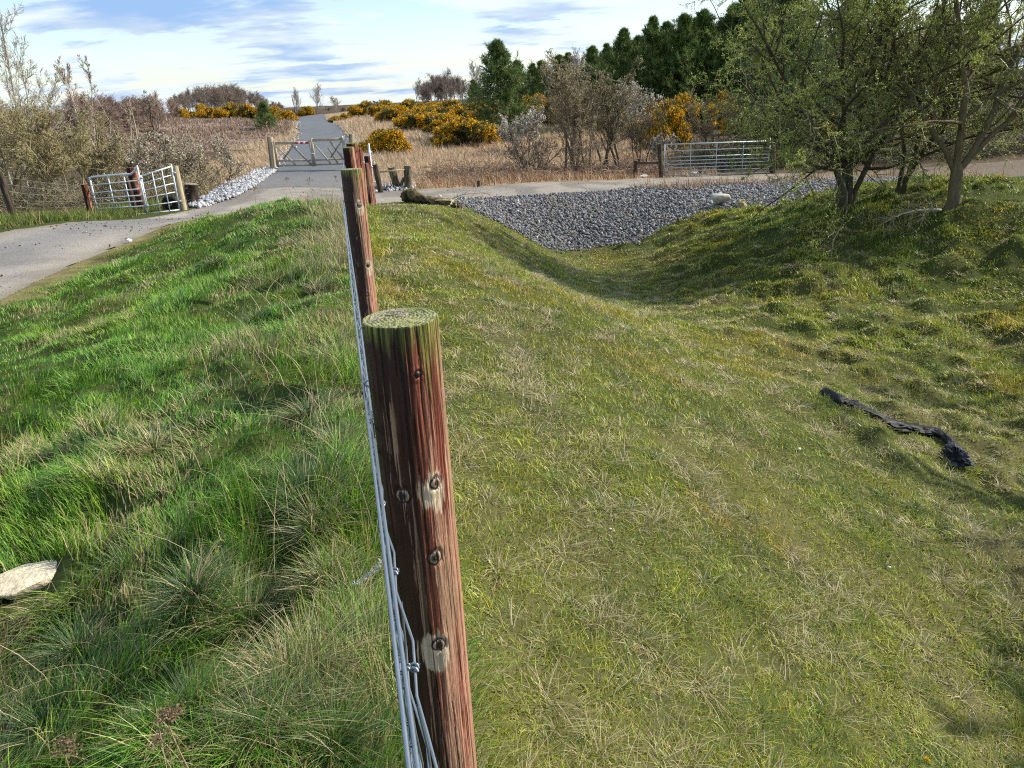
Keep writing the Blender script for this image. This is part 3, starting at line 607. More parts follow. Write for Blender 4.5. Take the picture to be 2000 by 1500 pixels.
    if nt > 90:                                              # long drying cracks
        for (ct, v0, v1, cw_) in ((-1.02, -.01, .16, .0011), (-1.62, -.01, .10, .0009), (-1.28, .20, .42, .0010), (-.62, .30, .50, .0008), (-1.45, .46, .85, .0012), (-1.05, .62, .95, .0009)):
            cv = np.abs(((T-ct-.09*(fbm(Vv*9, 0*Vv+ct, 3, seed+51)-.5)*2+math.pi) % (2*math.pi))-math.pi)*r; ck = sst(1.0, .35, cv/cw_)*sst(v0, v0+.03, Vv)*sst(v1, v1-.05, Vv); c = lerp(c, np.array([.010, .006, .005]), (ck*.92)[..., None]); rad = rad-.0022*ck
    a = nrm(np.cross(ax, [0, 1, .001])) if abs(ax[2]) < .95 else nrm(np.cross([0, 1, 0], ax)); b = np.cross(ax, a)
    rad[0] *= .982
    P = top-ax*Vv[..., None]+(a*cu[..., None]+b*su[..., None])*rad[..., None]
    if rough_top: P[0] += ax*rng.normal(0, rough_top, (nt, 1))
    mb = MB(); i = np.arange(nz-1)[:, None]*nt; j = np.arange(nt)[None]; j2 = (j+1) % nt
    mb.add(P.reshape(-1, 3), np.stack([i+j, i+nt+j, i+nt+j2, i+j2], -1).reshape(-1, 4)[:, ::-1], c.reshape(-1, 3))
    # sawn end with growth rings, cracks and algae
    nr = max(4, nt//5); q = np.linspace(1, 0.02, nr); TT, Q = np.meshgrid(th, q)
    RR = rad[0][None]*Q*.999
    n2 = fbm(np.cos(TT)*Q*3+o, np.sin(TT)*Q*3, 4, seed+11); ring = .5+.5*np.cos((Q+.10*(n2-.5)+.06*np.cos(TT))*2*math.pi*9)
    gc = lerp(np.array([.17, .19, .05]), np.array([.36, .35, .15]), n2[..., None]) if algae > 0 else lerp(np.array([.2, .15, .1]), np.array([.4, .32, .2]), n2[..., None])
    grey = sst(.45, .75, fbm(np.cos(TT)*Q*1.4+3+o, np.sin(TT)*Q*1.4, 3, seed+12))*sst(-.6, .5, np.sin(TT)); gc = lerp(gc, np.array([.36, .30, .25]), grey[..., None]*.9)
    gc = gc*(.62+.38*ring[..., None]); zt = -.0011*(1-ring)-.002*sst(.6, .75, fbm(TT*3+o, Q*1.5, 2, seed+13))
    PT = top+ax*(zt[..., None]+.0004)+(a*np.cos(TT)[..., None]+b*np.sin(TT)[..., None])*RR[..., None]; PT[0] = P[0]
    i = np.arange(nr-1)[:, None]*nt
    mb.add(PT.reshape(-1, 3), np.stack([i+j, i+j2, i+nt+j2, i+nt+j], -1).reshape(-1, 4), gc.reshape(-1, 3)); mb.F.append((np.arange(nt)+mb.n-nt)[None])
    o_ = mb.build(name, m or M_WOOD, parent=parent, smooth=True)
    if label: tag(o_, label, cat, group)
    return o_
def rz(x, y, z): return (x, y, z+CZ)
ftop_y = [-2, 1.03, 3.9, 7.3, 10.2, 13.5, 16, 17.5, 19.5, 22]; ftop_z = [-.28, -.28, -.30, -.38, -.50, -.71, -1.12, -1.25, -1.33, -1.5]
G_F = 'stained round posts of the wire stock fence'
KN = [(-1.12, .068, .0055, 0), (-1.857, .25, .0125, 1), (-.90, .237, .010, 1), (-1.14, .358, .013, 0), (-1.28, .515, .0115, 1)]
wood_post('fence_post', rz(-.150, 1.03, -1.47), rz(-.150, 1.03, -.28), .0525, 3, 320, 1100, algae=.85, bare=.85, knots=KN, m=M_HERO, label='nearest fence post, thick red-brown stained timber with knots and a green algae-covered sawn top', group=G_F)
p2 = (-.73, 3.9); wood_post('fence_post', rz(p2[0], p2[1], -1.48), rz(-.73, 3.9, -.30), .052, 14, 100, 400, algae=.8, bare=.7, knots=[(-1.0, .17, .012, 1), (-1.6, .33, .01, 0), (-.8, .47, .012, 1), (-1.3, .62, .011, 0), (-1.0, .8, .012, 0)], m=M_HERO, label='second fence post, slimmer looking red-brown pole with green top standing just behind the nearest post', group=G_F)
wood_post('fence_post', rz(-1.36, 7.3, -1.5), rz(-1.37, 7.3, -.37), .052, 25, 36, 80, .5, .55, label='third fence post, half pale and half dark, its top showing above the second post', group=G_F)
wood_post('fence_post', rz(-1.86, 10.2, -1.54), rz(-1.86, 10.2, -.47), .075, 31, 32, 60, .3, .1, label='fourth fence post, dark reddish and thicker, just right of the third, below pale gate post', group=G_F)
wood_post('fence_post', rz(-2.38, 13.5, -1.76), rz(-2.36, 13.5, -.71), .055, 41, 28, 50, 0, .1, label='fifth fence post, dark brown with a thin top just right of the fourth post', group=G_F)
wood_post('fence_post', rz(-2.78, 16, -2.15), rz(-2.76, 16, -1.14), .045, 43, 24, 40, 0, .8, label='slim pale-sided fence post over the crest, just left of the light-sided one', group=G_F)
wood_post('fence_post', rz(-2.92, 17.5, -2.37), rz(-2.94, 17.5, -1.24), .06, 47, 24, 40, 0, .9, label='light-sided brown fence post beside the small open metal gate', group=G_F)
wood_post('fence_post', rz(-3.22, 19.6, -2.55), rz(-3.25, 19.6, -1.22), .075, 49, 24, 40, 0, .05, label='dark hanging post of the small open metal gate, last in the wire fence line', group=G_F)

# ------------------------------------------------------------------ wire netting
def wire_fence():
    root = empty('wire_fence', (-.2, 1.0, 0), 'galvanised wire stock netting with two line wires running along the left of the stained posts', 'fence')
    def add(mb, name): o = mb.build(name, M_WIRE, smooth=True, origin=(-.2, 1.0, 0)); o.location = (0, 0, 0); o.parent = root; return o
    cw = (.26, .30, .35)
    def top(y): return np.interp(y, ftop_y, ftop_z)+CZ
    def P(y, fr, off=0.0):
        y = np.asarray(y, float); zt = top(y)-.095; zb = ground(fence_x(y), y)+.04; z = zt-(zt-zb)*fr
        return np.stack([fence_x(y)-.058+off, y+0*z, z], -1)
    yy = np.concatenate([np.linspace(.08, 3, 60), np.linspace(3.1, 21.5, 70)])
    for fr, off, r in ((0.0, -.004, .0017), (.055, .003, .0019)):
        mb = MB(); q = P(yy, fr, off+.0012*np.sin(yy*3+fr*40)); tubes(mb, q, np.full(len(yy), r), 8, cw); add(mb, 'line_wire')
    fr = [.09, .21, .36, .46, .56, .66, .76, .87, 1.0]; sy = np.arange(.10, 21.5, .15)
    bul = lambda y, f: .023*np.exp(-((y-.42)/.30)**2)*(.55+.9*f)
    ny = []
    for k in range(len(sy)-1): ny += [sy[k], sy[k]+.03, sy[k]+.075, sy[k]+.12]
    ny = np.array(ny); cr = np.tile([0, .004, .0, -.004], len(sy)-1)
    for i, f in enumerate(fr):
        mb = MB(); q = P(ny, f, bul(ny, f)+cr*.7); q[:, 2] += cr*1.1; kk = ny < 6
        tubes(mb, q[kk], np.full(kk.sum(), .00135), 7, cw); tubes(mb, q[~kk], np.full((~kk).sum(), .0015), 4, cw); add(mb, 'strand_wire')
    mb = MB(); kb = MB(); fa = np.array(fr)
    for k, s in enumerate(sy):
        f = np.linspace(.13, 1, 17); q = P(np.full(17, s)+.006*np.sin(f*25+k), f, bul(s, f)+.003*np.cos(f*31+k*2)); tubes(mb, q, np.full(17, .00135), 6 if s < 5 else 3, cw)
        if s < 7:
            kb = MB()
            for f0 in fa:
                c = P(np.array([s]), np.array([f0]), bul(s, f0))[0]; t = np.linspace(0, 2*math.pi*2.0, 15)
                h = c+np.stack([.0034*np.cos(t), (t/12.6-.5)*.011, .0034*np.sin(t)], 1); tubes(kb, h, np.full(15, .0013), 5, cw)
            mb_ = MB(); mb_.V = mb.V[-1:]; mb_.C = mb.C[-1:]; mb_.n = len(mb.V[-1]); mb_.F = [mb.F[-1]-(mb.n-mb_.n)]; mb.V.pop(); mb.C.pop(); mb.F.pop(); mb.n -= mb_.n
            off = mb_.n; mb_.V += kb.V; mb_.C += kb.C; mb_.F += [q_+off for q_ in kb.F]; mb_.n += kb.n; add(mb_, 'stay_wire')
    tag(add(mb, 'far_stay_wires'), kind='stuff')
    for (px, py) in FENCE[2:4]:
        for f in (0, .055, .25, .56, .87):
            c = P(np.array([py]), np.array([f]))[0]; t = np.linspace(-1, 1, 7); h = c+np.stack([-.004+.016*t**2, 0*t, .007*t], 1); st = MB(); tubes(st, h, np.full(7, .0016), 5, (.4, .42, .45)); add(st, 'staple')
wire_fence()
# frayed twine caught on the wire
def stray(name, pts, r, col, m, label, cat, fuzz=0):
    mb = MB(); p = np.array(pts, float); t = np.linspace(0, 1, 24); q = np.stack([np.interp(t, np.linspace(0, 1, len(p)), p[:, i]) for i in range(3)], 1); q[1:-1] = (q[:-2]+q[1:-1]*2+q[2:])/4
    tubes(mb, q, r*np.linspace(1, .5, 24), 6, col)
    if fuzz:
        i = rng.integers(0, 24, fuzz); spikes(mb, q[i], nrm(rng.normal(0, 1, (fuzz, 3))), .005, .0006, tint(col, fuzz, rng), rng)
    return tag(mb.build(name, m), label, cat)
stray('twine', [pt(744, 1096, .66), pt(735, 1112, .66), pt(716, 1126, .67), pt(690, 1142, .68)], .0011, (.60, .60, .57), M_DRY, 'short frayed pale twine caught on the netting halfway down the nearest post', 'twine', 160)
stray('wool_tuft', [rz(-.203, 1.0, -.286), rz(-.17, 1.035, -.272), rz(-.15, 1.05, -.276)], .0012, (.42, .39, .34), M_DRY, 'wisp of grey wool snagged on the back edge of the nearest post top', 'wool', 160)

# ------------------------------------------------------------------ metal gates
def metal_gate(name, label, bl, br, h0, h1, rails, bars, r=.02, group=None, stile_up=(0, 0), hoop=False, col=(.62, .67, .72), ctr=None):
    bl = np.array(bl, float); br = np.array(br, float); c = (bl+br)/2; root = empty(name, c, label, 'gate', group)
    Z = np.array([0, 0, 1.])
    def Q(u, v): b = bl+(br-bl)*u; return b+Z*((h0+(h1-h0)*u)*v)-c
    mb = MB(); a, b_, d, e = Q(0, 0), Q(1, 0), Q(1, 1), Q(0, 1)
    bar(mb, a, e+Z*stile_up[0], r*1.15, col, 10); bar(mb, b_, d+Z*stile_up[1], r*1.15, col, 10); bar(mb, a, b_, r, col, 10)
    if hoop:
        t = [Q(0, .93), Q(.04, 1.0), Q(.70, .98), Q(.84, .965), Q(.93, 1.03), Q(1, 1.12)]
        tubes(mb, np.array(t), np.full(6, r*1.25), 10, col)
    else: bar(mb, e, d, r*1.1, col, 10)
    mb.build('frame', M_STEEL, root, True)
    for v in rails:
        mb = MB(); bar(mb, Q(0, v), Q(1, v), r*.72, col, 8); mb.build('rail', M_STEEL, root, True)
    for u in bars:
        mb = MB(); bar(mb, Q(u, .0)+np.array([0, -.012, 0]), Q(u, 1)+np.array([0, -.012, 0]), r*.7, col, 6); mb.build('upright', M_STEEL, root, True)
    for v in (.2, .85): mb = MB(); p = Q(1, v); box(mb, p+np.array([.035, 0, 0]), (.09, .03, .05), (.4, .42, .45)); mb.build('hinge', M_STEEL, root)
    mb = MB(); p = Q(0, .55); box(mb, p+np.array([0, -.03, 0]), (.10, .03, .04), (.35, .37, .4)); mb.build('latch', M_STEEL, root)
    return root
G_M = 'galvanised metal gates'
lift = np.array([0, 0, .03])
b0 = pt(193, 424, 20.9); b1 = pt(288, 420, 20.6); b2 = pt(291, 419, 20.9); b3 = pt(352, 412, 21.3)
metal_gate('bridle_gate', 'larger left leaf of the galvanised gate pair by the left road, with a raised hoop', b0+lift, b1+lift, 1.0, 1.07, [.19, .31, .45, .60, .80], [.38, .70], .021, G_M, (0, .16), True)
metal_gate('bridle_gate', 'narrower right leaf of the galvanised gate pair by the left road, beside the pale post', b2+lift, b3+lift, .96, 1.14, [.20, .42, .62, .81], [.37, .68], .019, G_M, (.03, .06))
b4 = pt(1297, 345, 31.0); b5 = pt(1500, 338, 31.6)
metal_gate('field_gate', 'long seven-barred galvanised field gate across the right end of the track', b4+lift, b5+lift, 1.18, 1.20, [.14, .25, .36, .47, .59, .79], [.245, .49, .745], .022, G_M, (0, .12), col=(.46, .52, .52))
b6 = pt(731, 381, 20.2); b7 = pt(727, 366, 25.0)
metal_gate('bridle_gate', 'small galvanised gate standing open and seen nearly edge-on beside the wire fence end', b6+lift, b6*.72+b7*.28+lift, 1.22, 1.2, [.14, .27, .4, .55, .75], [.5], .02, G_M, (0, 0))
G_L = 'old posts along the left road'
def ppost(name, pb, pt_, Y, r, seed, style, label, group=None, dY=0, **k):
    b = pt(pb[0], pb[1], Y); t = pt(pt_[0], pt_[1], Y+dY); return wood_post(name, b, t, r, seed, 24, 40, k.pop('algae', 0), k.pop('bare', .5), style=style, label=label, group=group, **k)
ppost('fence_post', (32, 440), (-1, 338), 19.6, .085, 51, 'dark', 'dark leaning fence post at the far left edge by the road', G_L)
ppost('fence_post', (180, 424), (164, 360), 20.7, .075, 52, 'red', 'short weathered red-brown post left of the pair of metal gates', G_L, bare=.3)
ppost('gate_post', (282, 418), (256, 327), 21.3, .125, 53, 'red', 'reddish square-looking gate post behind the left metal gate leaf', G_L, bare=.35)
ppost('gate_post', (268, 420), (247, 350), 21.6, .07, 54, 'dark', 'dark thin post seen through the left metal gate leaf', G_L)
ppost('gate_post', (360, 414), (341, 324), 21.4, .09, 55, 'pale', 'tall pale new gate post right of the metal gate pair', G_L)
ppost('timber_prop', (366, 413), (352, 356), 21.7, .045, 56, 'mossy', 'thin wooden prop leaning against the pale gate post', None)
ppost('tree_stump_post', (374, 410), (374, 359), 22.4, .19, 57, 'dark', 'thick dark stump with a pale flat top wrapped in old wire beside the left gates', None)
ppost('fence_post', (1291, 346), (1288, 281), 30.9, .085, 58, 'dark', 'dark left post of the long field gate', None)
ppost('gate_post', (1509, 336), (1508, 279), 31.7, .13, 59, 'dark', 'thick dark hanging post at the right end of the long field gate', None)
ppost('fence_post', (1241, 348), (1242, 313), 31.2, .085, 60, 'dark', 'short dark post joined by a rail to the field gate post', None)
ppost('marker_post', (935, 367), (935, 352), 26.5, .055, 61, 'dark', 'very short dark stub post on the far edge of the track near the brambles', None)
ppost('fence_post', (743, 371), (732, 321), 24.6, .085, 62, 'dark', 'dark post leaning left just behind the small open metal gate', None)
ppost('old_sleeper', (777, 371), (765, 327), 25.6, .12, 63, 'mossy', 'leaning mossy timber left of the upright stub by the track', None, rough_top=.02)
ppost('old_sleeper', (797, 370), (796, 323), 25.5, .12, 64, 'mossy', 'upright mossy wooden stub beside the track', None, rough_top=.015)
ppost('timber_offcut', (780, 369), (789, 347), 25.5, .05, 65, 'mossy', 'short mossy offcut wedged between the two old timbers', None)
mb = MB(); beam(mb, pt(742, 336, 25.2), pt(791, 331, 25.4), .06, .05, (.42, .33, .2)); tag(mb.build('loose_rail', M_WOOD), 'pale thin rail resting across the old timbers by the track', 'rail')
mb = MB(); beam(mb, pt(1243, 319, 31.1), pt(1288, 318, 30.9), .05, .09, (.10, .07, .05)); tag(mb.build('wooden_rail', M_WOOD), 'single dark rail between the short post and the field gate post', 'rail')
mb = MB()                                                    # wire twisted round the stump post
c = pt(374, 408, 22.4)
for k in range(5):
    t = np.linspace(0, 6.4, 26); tubes(mb, np.stack([c[0]+.205*np.cos(t), c[1]+.205*np.sin(t), c[2]+.15+.13*k+.05*np.sin(t+k)], 1), np.full(26, .006), 4, (.45, .45, .45))
tag(mb.build('wire_coil', M_WIRE), 'old wire wound round the thick stump beside the left gates', 'wire')
# old wire between left posts
mb = MB()
for f in (.35, .5, .65, .8, .95):
    A = pt(32, 440, 19.6)*(1-f)+pt(-1, 338, 19.6)*f; B = pt(180, 424, 20.7)*(1-f)+pt(164, 360, 20.7)*f; O = A+(A-B)*1.2
    for p, q in ((O, A), (A, B)): t = np.linspace(0, 1, 12)[:, None]; w = p*(1-t)+q*t; w[:, 2] -= .04*np.sin(t[:, 0]*math.pi); tubes(mb, w, np.full(12, .006), 3, (.35, .34, .32))
for t in np.linspace(0, 1, 12): tubes(mb, np.array([(pt(32, 440, 19.6)*.65+pt(-1, 338, 19.6)*.35)*(1-t)+(pt(180, 424, 20.7)*.65+pt(164, 360, 20.7)*.35)*t+np.array([0, 0, o]) for o in (-.3, .35)]), np.full(2, .004), 3, (.35, .34, .32))
tag(mb.build('sheep_netting', M_WIRE), 'slack old wire netting strung between the dark leaning post and the short red-brown post', 'fence')
mb = MB(); c = pt(336, 414, 21.9); t = np.linspace(0, 6.283, 22)
for rr_, zz_ in ((.17, .16), (.12, .16)): tubes(mb, np.stack([c[0]+rr_*np.cos(t), c[1]+0*t, c[2]+.22+rr_*np.sin(t)], 1), np.full(22, .07), 10, (.02, .02, .022))
tag(mb.build('tyre', M_PLASTIC, smooth=True), 'black tyre standing in the brambles behind the right metal gate leaf', 'tyre')

# ------------------------------------------------------------------ wooden gates over the path
WG = (.40, .34, .25); WG2 = (.33, .28, .21)
def timber_gate(label, a, b, th_, tape=False):
    a = np.array(a); b = np.array(b); c = (a+b)/2; root = empty('timber_gate', c, label, 'gate', 'wooden gates across the path'); Z = np.array([0, 0, 1.])
    def Q(u, z, f=0): return a+(b-a)*u+Z*z-c+np.array([0, -f, 0])
    for nme, u in (('hinge_stile', 0 if tape else 1), ('meeting_stile', 1 if tape else 0)):
        mb = MB(); beam(mb, Q(u, .02), Q(u, th_+.06), .10, .075, WG, up=(0, 1, 0)); mb.build(nme, M_WOOD, root)
    for z, w in ((th_-.03, .11), (.27, .075), (.08, .075)):
        mb = MB(); beam(mb, Q(.03, z), Q(.97, z), .07, w, WG); mb.build('rail', M_WOOD, root)
    h0, h1 = .10, th_-.05
    for (u0, z0, u1, z1) in (((.05, h1-.12, .52, h0), (.48, h1-.05, .96, h0), (.52, h1-.1, .2, h0+.25)) if tape else ((.96, h1-.05, .55, h0+.25), (.58, h1-.05, .97, h0+.12), (.08, h1-.15, .52, h0), (.5, h1-.3, .75, h0))):
        mb = MB(); beam(mb, Q(u0, z0, .045), Q(u1, z1, .045), .03, .07, WG2 if u0 > .1 else (.50, .45, .36)); mb.build('brace', M_WOOD, root)
    if tape:
        for i, u in enumerate((.63, .70, .77, .84, .91)):
            mb = MB(); box(mb, Q(u, th_-.03, .042), (abs(b[0]-a[0])*.068, .006, .085), (.62, .03, .04) if i % 2 == 0 else (.8, .78, .76)); mb.build('reflective_band', M_PAINT, root)
        mb = MB(); bar(mb, Q(.985, .02, .06), Q(.985, .75, .06), .014, (.6, .62, .65)); bar(mb, Q(.93, .55, .06), Q(1.07, .55, .06), .012, (.6, .62, .65)); mb.build('drop_bolt', M_STEEL, root)
    else:
        mb = MB(); box(mb, Q(.99, th_+.02, .0), (.05, .12, .14), (.5, .52, .55)); mb.build('hinge', M_STEEL, root); mb = MB(); box(mb, Q(.97, .5, .05), (.2, .01, .05), (.5, .52, .55)); mb.build('hinge', M_STEEL, root)
    return root
gl = pt(543, 327, 34.2); gm = pt(612, 326, 34.0); gm2 = pt(615.5, 325.5, 34.0); gr = pt(676, 323, 33.8)
timber_gate('left leaf of the wooden path gates, with a red and white band on its rail', gl, gm, 1.02, True)
timber_gate('right leaf of the wooden gates across the path, partly behind the fence posts', gm2, gr, 1.10)
ppost('gate_post', (534, 333), (527, 267), 34.3, .125, 71, 'pale', 'tall pale square-topped gate post left of the wooden gates')
ppost('gate_post', (690, 330), (686, 262), 33.8, .115, 72, 'pale', 'pale gate post right of the wooden gates, above the fence posts')

# ------------------------------------------------------------------ logs, boulders, litter
def rock(name, label, c, s, seed, col, cat='stone', m=None, flat=1.0, sub=3):
    import bmesh
    bm = bmesh.new(); bmesh.ops.create_icosphere(bm, subdivisions=sub, radius=1); V = np.array([v.co[:] for v in bm.verts]); F = np.array([[v.index for v in f.verts] for f in bm.faces]); bm.free()
    r2 = np.random.default_rng(seed)
    for k in range(14):
        d = nrm(r2.normal(0, 1, 3)); o = r2.uniform(.45, .85); t = V@d; V = V-d[None]*np.maximum(t-o, 0)[:, None]*.9
    n = fbm(V[:, 0]*3+seed, V[:, 1]*3+V[:, 2]*2, 4, seed); V = V*(1+.14*(n-.5))[:, None]
    cc = np.array(col)*(.7+.6*fbm(V[:, 0]*4+9, V[:, 1]*4+V[:, 2]*3, 4, seed+1))[:, None]
    mb = MB(); mb.add(V*np.array(s), F, cc); o = mb.build(name, m or M_STONE); o.location = tuple(float(q) for q in c); o.rotation_euler = (0, 0, r2.uniform(-.4, .4)); return tag(o, label, cat)
g = ghit(66, 1118); rock('stone_slab', 'pale cream flat stone half sunk in the grass at the left edge', g+np.array([-.04, .03, .012]), (.20, .115, .04), 41, (.62, .53, .38), sub=4)
g = ghit(1405, 404); rock('boulder', 'pale squared boulder at the foot of the gravel bank', g+np.array([0, 0, .20]), (.30, .2, .24), 8, (.50, .46, .39))
g = ghit(1449, 409); rock('boulder', 'smaller tan stone right of the pale squared boulder', g+np.array([0, 0, .15]), (.14, .12, .18), 9, (.42, .33, .22))
g = ghit(254, 474); rock('stone', 'small white stone where the grass meets the left road', g+np.array([0, 0, .03]), (.065, .05, .04), 12, (.75, .74, .7))
for i, (u, v, s, lb) in enumerate([(1191, 1047, .012, 'tiny pale pebble lying in the turf right of the nearest post'), (1560, 880, .03, 'pale flake of stone in the turf left of the black sheeting'), (1735, 1110, .02, 'small white flake in the turf near the right edge, below the black sheeting'), (1470, 1265, .012, 'tiny white fleck in the lower turf, below the pale pebble')]):
    g = ghit(u, v); rock('pebble', lb, g+np.array([0, 0, .02]), (s, s*.7, s*.5), 20+i, (.62, .6, .56), sub=1)
def log(name, label, pts, R, seed, endc, cat='log'):
    P = np.array(pts, float); n = 26; t = np.linspace(0, 1, n); s = np.linspace(0, 1, len(P)); q = np.stack([np.interp(t, s, P[:, i]) for i in range(3)], 1); r = np.interp(t, s, R)
    th = np.arange(20)*2*math.pi/20; d = nrm(P[-1]-P[0]); a = nrm(np.cross(d, [0, 0, 1])); b = np.cross(a, d)
    TT, T2 = np.meshgrid(th, t); nn = fbm(np.cos(TT)*2+seed, T2*10+np.sin(TT)*2, 4, seed)
    V = q[:, None]+(a*np.cos(TT)[..., None]+b*np.sin(TT)[..., None])*(r[:, None]*(.75+.5*nn))[..., None]
    V = V+np.random.default_rng(seed).normal(0, .012, V.shape); c = lerp(np.array([.035, .025, .015]), np.array([.24, .18, .10]), sst(.35, .75, nn)[..., None]); c = lerp(c, np.array([.13, .12, .035]), (sst(.2, .9, np.sin(TT))*sst(.4, .6, fbm(TT*2, T2*8, 3, seed+3))*.7)[..., None])
    mb = MB(); i = np.arange(n-1)[:, None]*20; j = np.arange(20)[None]; j2 = (j+1) % 20; mb.add(V.reshape(-1, 3), np.stack([i+j, i+j2, i+20+j2, i+20+j], -1).reshape(-1, 4), c.reshape(-1, 3))
    mb.add(V[-1], [list(range(20))], endc); mb.add(V[0], [list(range(19, -1, -1))], (.12, .09, .05)); return tag(mb.build(name, M_BARK), label, cat)
log('rotten_log', 'thick mossy end piece of rotten log lying at the left of the track edge', [pt(790, 383, 21.9), pt(804, 381, 21.8), pt(822, 388, 21.5)], [.15, .19, .12], 5, (.2, .15, .08))
log('rotten_log', 'long mossy log with a pale sawn end on the lip of the gravel bank', [pt(815, 387, 21.5), pt(850, 394, 21.2), pt(883, 397, 21.1)], [.11, .12, .10], 6, (.62, .5, .33))
log('rotten_log', 'small dark chunk of log beyond the pale sawn end', [pt(884, 401, 20.9), pt(899, 405, 20.8)], [.09, .08], 7, (.12, .08, .05))
mb = MB(); beam(mb, pt(850, 391, 21.1), pt(884, 391.5, 21.0), .05, .035, (.62, .5, .33)); tag(mb.build('split_board', M_WOOD), 'pale split board lying along the top of the long mossy log', 'board')
g = pt(859, 383, 23.0); rock('paper_scrap', 'small white scrap of litter on the track behind the long log', g, (.09, .05, .06), 31, (.8, .78, .74), 'litter', M_PAINT, sub=1)
g = pt(1256, 346, 31.0); rock('plastic_bag', 'crumpled white plastic lying between the short post and the field gate', g+np.array([0, 0, .03]), (.26, .12, .08), 33, (.72, .75, .8), 'litter', M_PAINT, sub=2)
g = pt(1372, 338, 32.2); rock('rubbish_bag', 'black rubbish bag behind the middle of the field gate', g, (.2, .15, .2), 34, (.03, .03, .035), 'litter', M_PLASTIC, sub=2)
g = pt(1352, 338, 32.2); rock('plastic_bag', 'white plastic scrap beside the black rubbish bag behind the field gate', g, (.22, .12, .08), 35, (.62, .66, .72), 'litter', M_PAINT, sub=2)

def sheeting():
    root = empty('black_sheeting', ghit(1700, 818), 'twisted strip of black plastic sheeting with a crumpled end, lying on the turf', 'plastic sheet'); O = np.array(root.location)
    K = [(1607, 785, .050, .05), (1622, 792, .052, .05), (1637, 799, .048, .045), (1655, 805, .075, .035), (1680, 813, .085, .03), (1705, 820, .085, .04), (1730, 826, .10, .045), (1755, 833, .075, .04), (1775, 838, .06, .03), (1800, 844, .05, .03), (1825, 855, .04, .028), (1845, 867, .026, .022), (1858, 880, .03, .025), (1861, 893, .035, .03)]
    P = np.array([ghit(a, b) for a, b, _, _ in K]); Wd = np.array([k[2] for k in K])*1.7; Hh = np.array([k[3] for k in K])*.95; n = 130; s = np.linspace(0, 1, len(K)); t = np.linspace(0, 1, n)
    q = np.stack([np.interp(t, s, P[:, i]) for i in range(3)], 1); w = np.interp(t, s, Wd); h = np.interp(t, s, Hh); m = 34; th = np.arange(m)*2*math.pi/m; TT, T2 = np.meshgrid(th, t)
    d = nrm(np.gradient(q, axis=0)); a = nrm(np.cross(d, [0, 0, 1])); fold = np.abs(fbm(TT*1.8+T2*5, T2*7, 3, 5)-.5)*2; fold2 = fbm(np.cos(TT)*3, np.sin(TT)*3+T2*40, 3, 6)
    k = .62+1.0*fold+.5*(fold2-.5); k = np.where(T2 < .18, .95+.12*(fold2-.5), k)
    V = q[:, None]+a[:, None]*(np.cos(TT)*w[:, None]*k)[..., None]+np.array([0, 0, 1.])*((np.sin(TT)*h[:, None]*k)+h[:, None]*.6+.008)[..., None]
    mb = MB(); i = np.arange(n-1)[:, None]*m; j = np.arange(m)[None]; j2 = (j+1) % m; c = np.array([.012, .012, .015])+.05*sst(.62, .8, fold2)[..., None]*(T2 > .2)[..., None]
    mb.add((V-O).reshape(-1, 3), np.stack([i+j, i+j2, i+m+j2, i+m+j], -1).reshape(-1, 4), c.reshape(-1, 3)); mb.F.append((np.arange(m)[::-1])[None]); mb.build('twisted_strip', M_PLASTIC, root)
    g = ghit(1861, 903); mb = MB(); r2 = np.random.default_rng(3)
    nu, nv = 44, 26; U, Vv = np.meshgrid(np.arange(nu)*2*math.pi/nu, np.linspace(0.03, 1, nv)); cr = np.abs(fbm(U*2.2, Vv*4, 3, 15)-.5)*2+.35*fbm(np.cos(U)*4, np.sin(U)*4+Vv*9, 3, 16)
    rr_ = (.03+.115*np.sin(Vv*math.pi*.55)**1.1)*(.55+.95*cr); X = rr_*np.cos(U)*.8; Yq = rr_*np.sin(U)*1.3-.03; Zq = .14*(1-Vv**1.5)*(.6+.6*cr)
    cc = lerp(np.array([.012, .013, .018]), np.array([.12, .13, .16]), sst(.35, .8, cr)[..., None]); i = np.arange(nv-1)[:, None]*nu; j = np.arange(nu)[None]; j2 = (j+1) % nu
    mb.add(np.stack([X*.62, Yq*.9, Zq*.8+.02], -1).reshape(-1, 3)+g-O, np.stack([i+j, i+nu+j, i+nu+j2, i+j2], -1).reshape(-1, 4), cc.reshape(-1, 3)); mb.build('crumpled_end', M_PLASTIC, root)
sheeting()

# dry umbels, flowers, dead stems
def seedhead(px, py, Y, topx, topy, label, s=1.0, seed=1, col=(.25, .17, .11), n=14, rad=.035):
    r2 = np.random.default_rng(seed); b = pt(px, py, Y); gg = gz(b[0], b[1]); t = pt(topx, topy, Y+.02); b = np.array([b[0], b[1], gg]); root = empty('dry_seed_head', b, label, 'plant')
    mb = MB(); w = np.linspace(0, 1, 9)[:, None]; q = (t-b)*w+np.array([.006, 0, 0])*np.sin(w*5); tubes(mb, q, np.linspace(.0024, .0015, 9)*s, 6, (.42, .30, .19)); mb.build('stem', M_DRY, root)
    mb = MB(); d0 = nrm(t-b)
    for i in range(n):
        d = nrm(d0+r2.normal(0, .62, 3)); e = t-b+d*rad*s*r2.uniform(.75, 1.1); tubes(mb, np.array([t-b, (t-b+e)/2+d0*.004, e]), np.array([.0009, .0008, .0007])*s, 4, col)
        k = 22; pp = e+r2.normal(0, .0062*s, (k, 3)); leaves(mb, pp, .0062*s, tint(col, k, r2, .4), r2, .8)
    mb.build('umbel', M_DRY, root)
seedhead(386, 1530, 1.06, 335, 1413, 'dry brown umbel seed head on a pale stem near the bottom edge', .75, 4)
seedhead(350, 1530, 1.10, 318, 1452, 'smaller dry seed head left of and below the brown umbel', .6, 5)
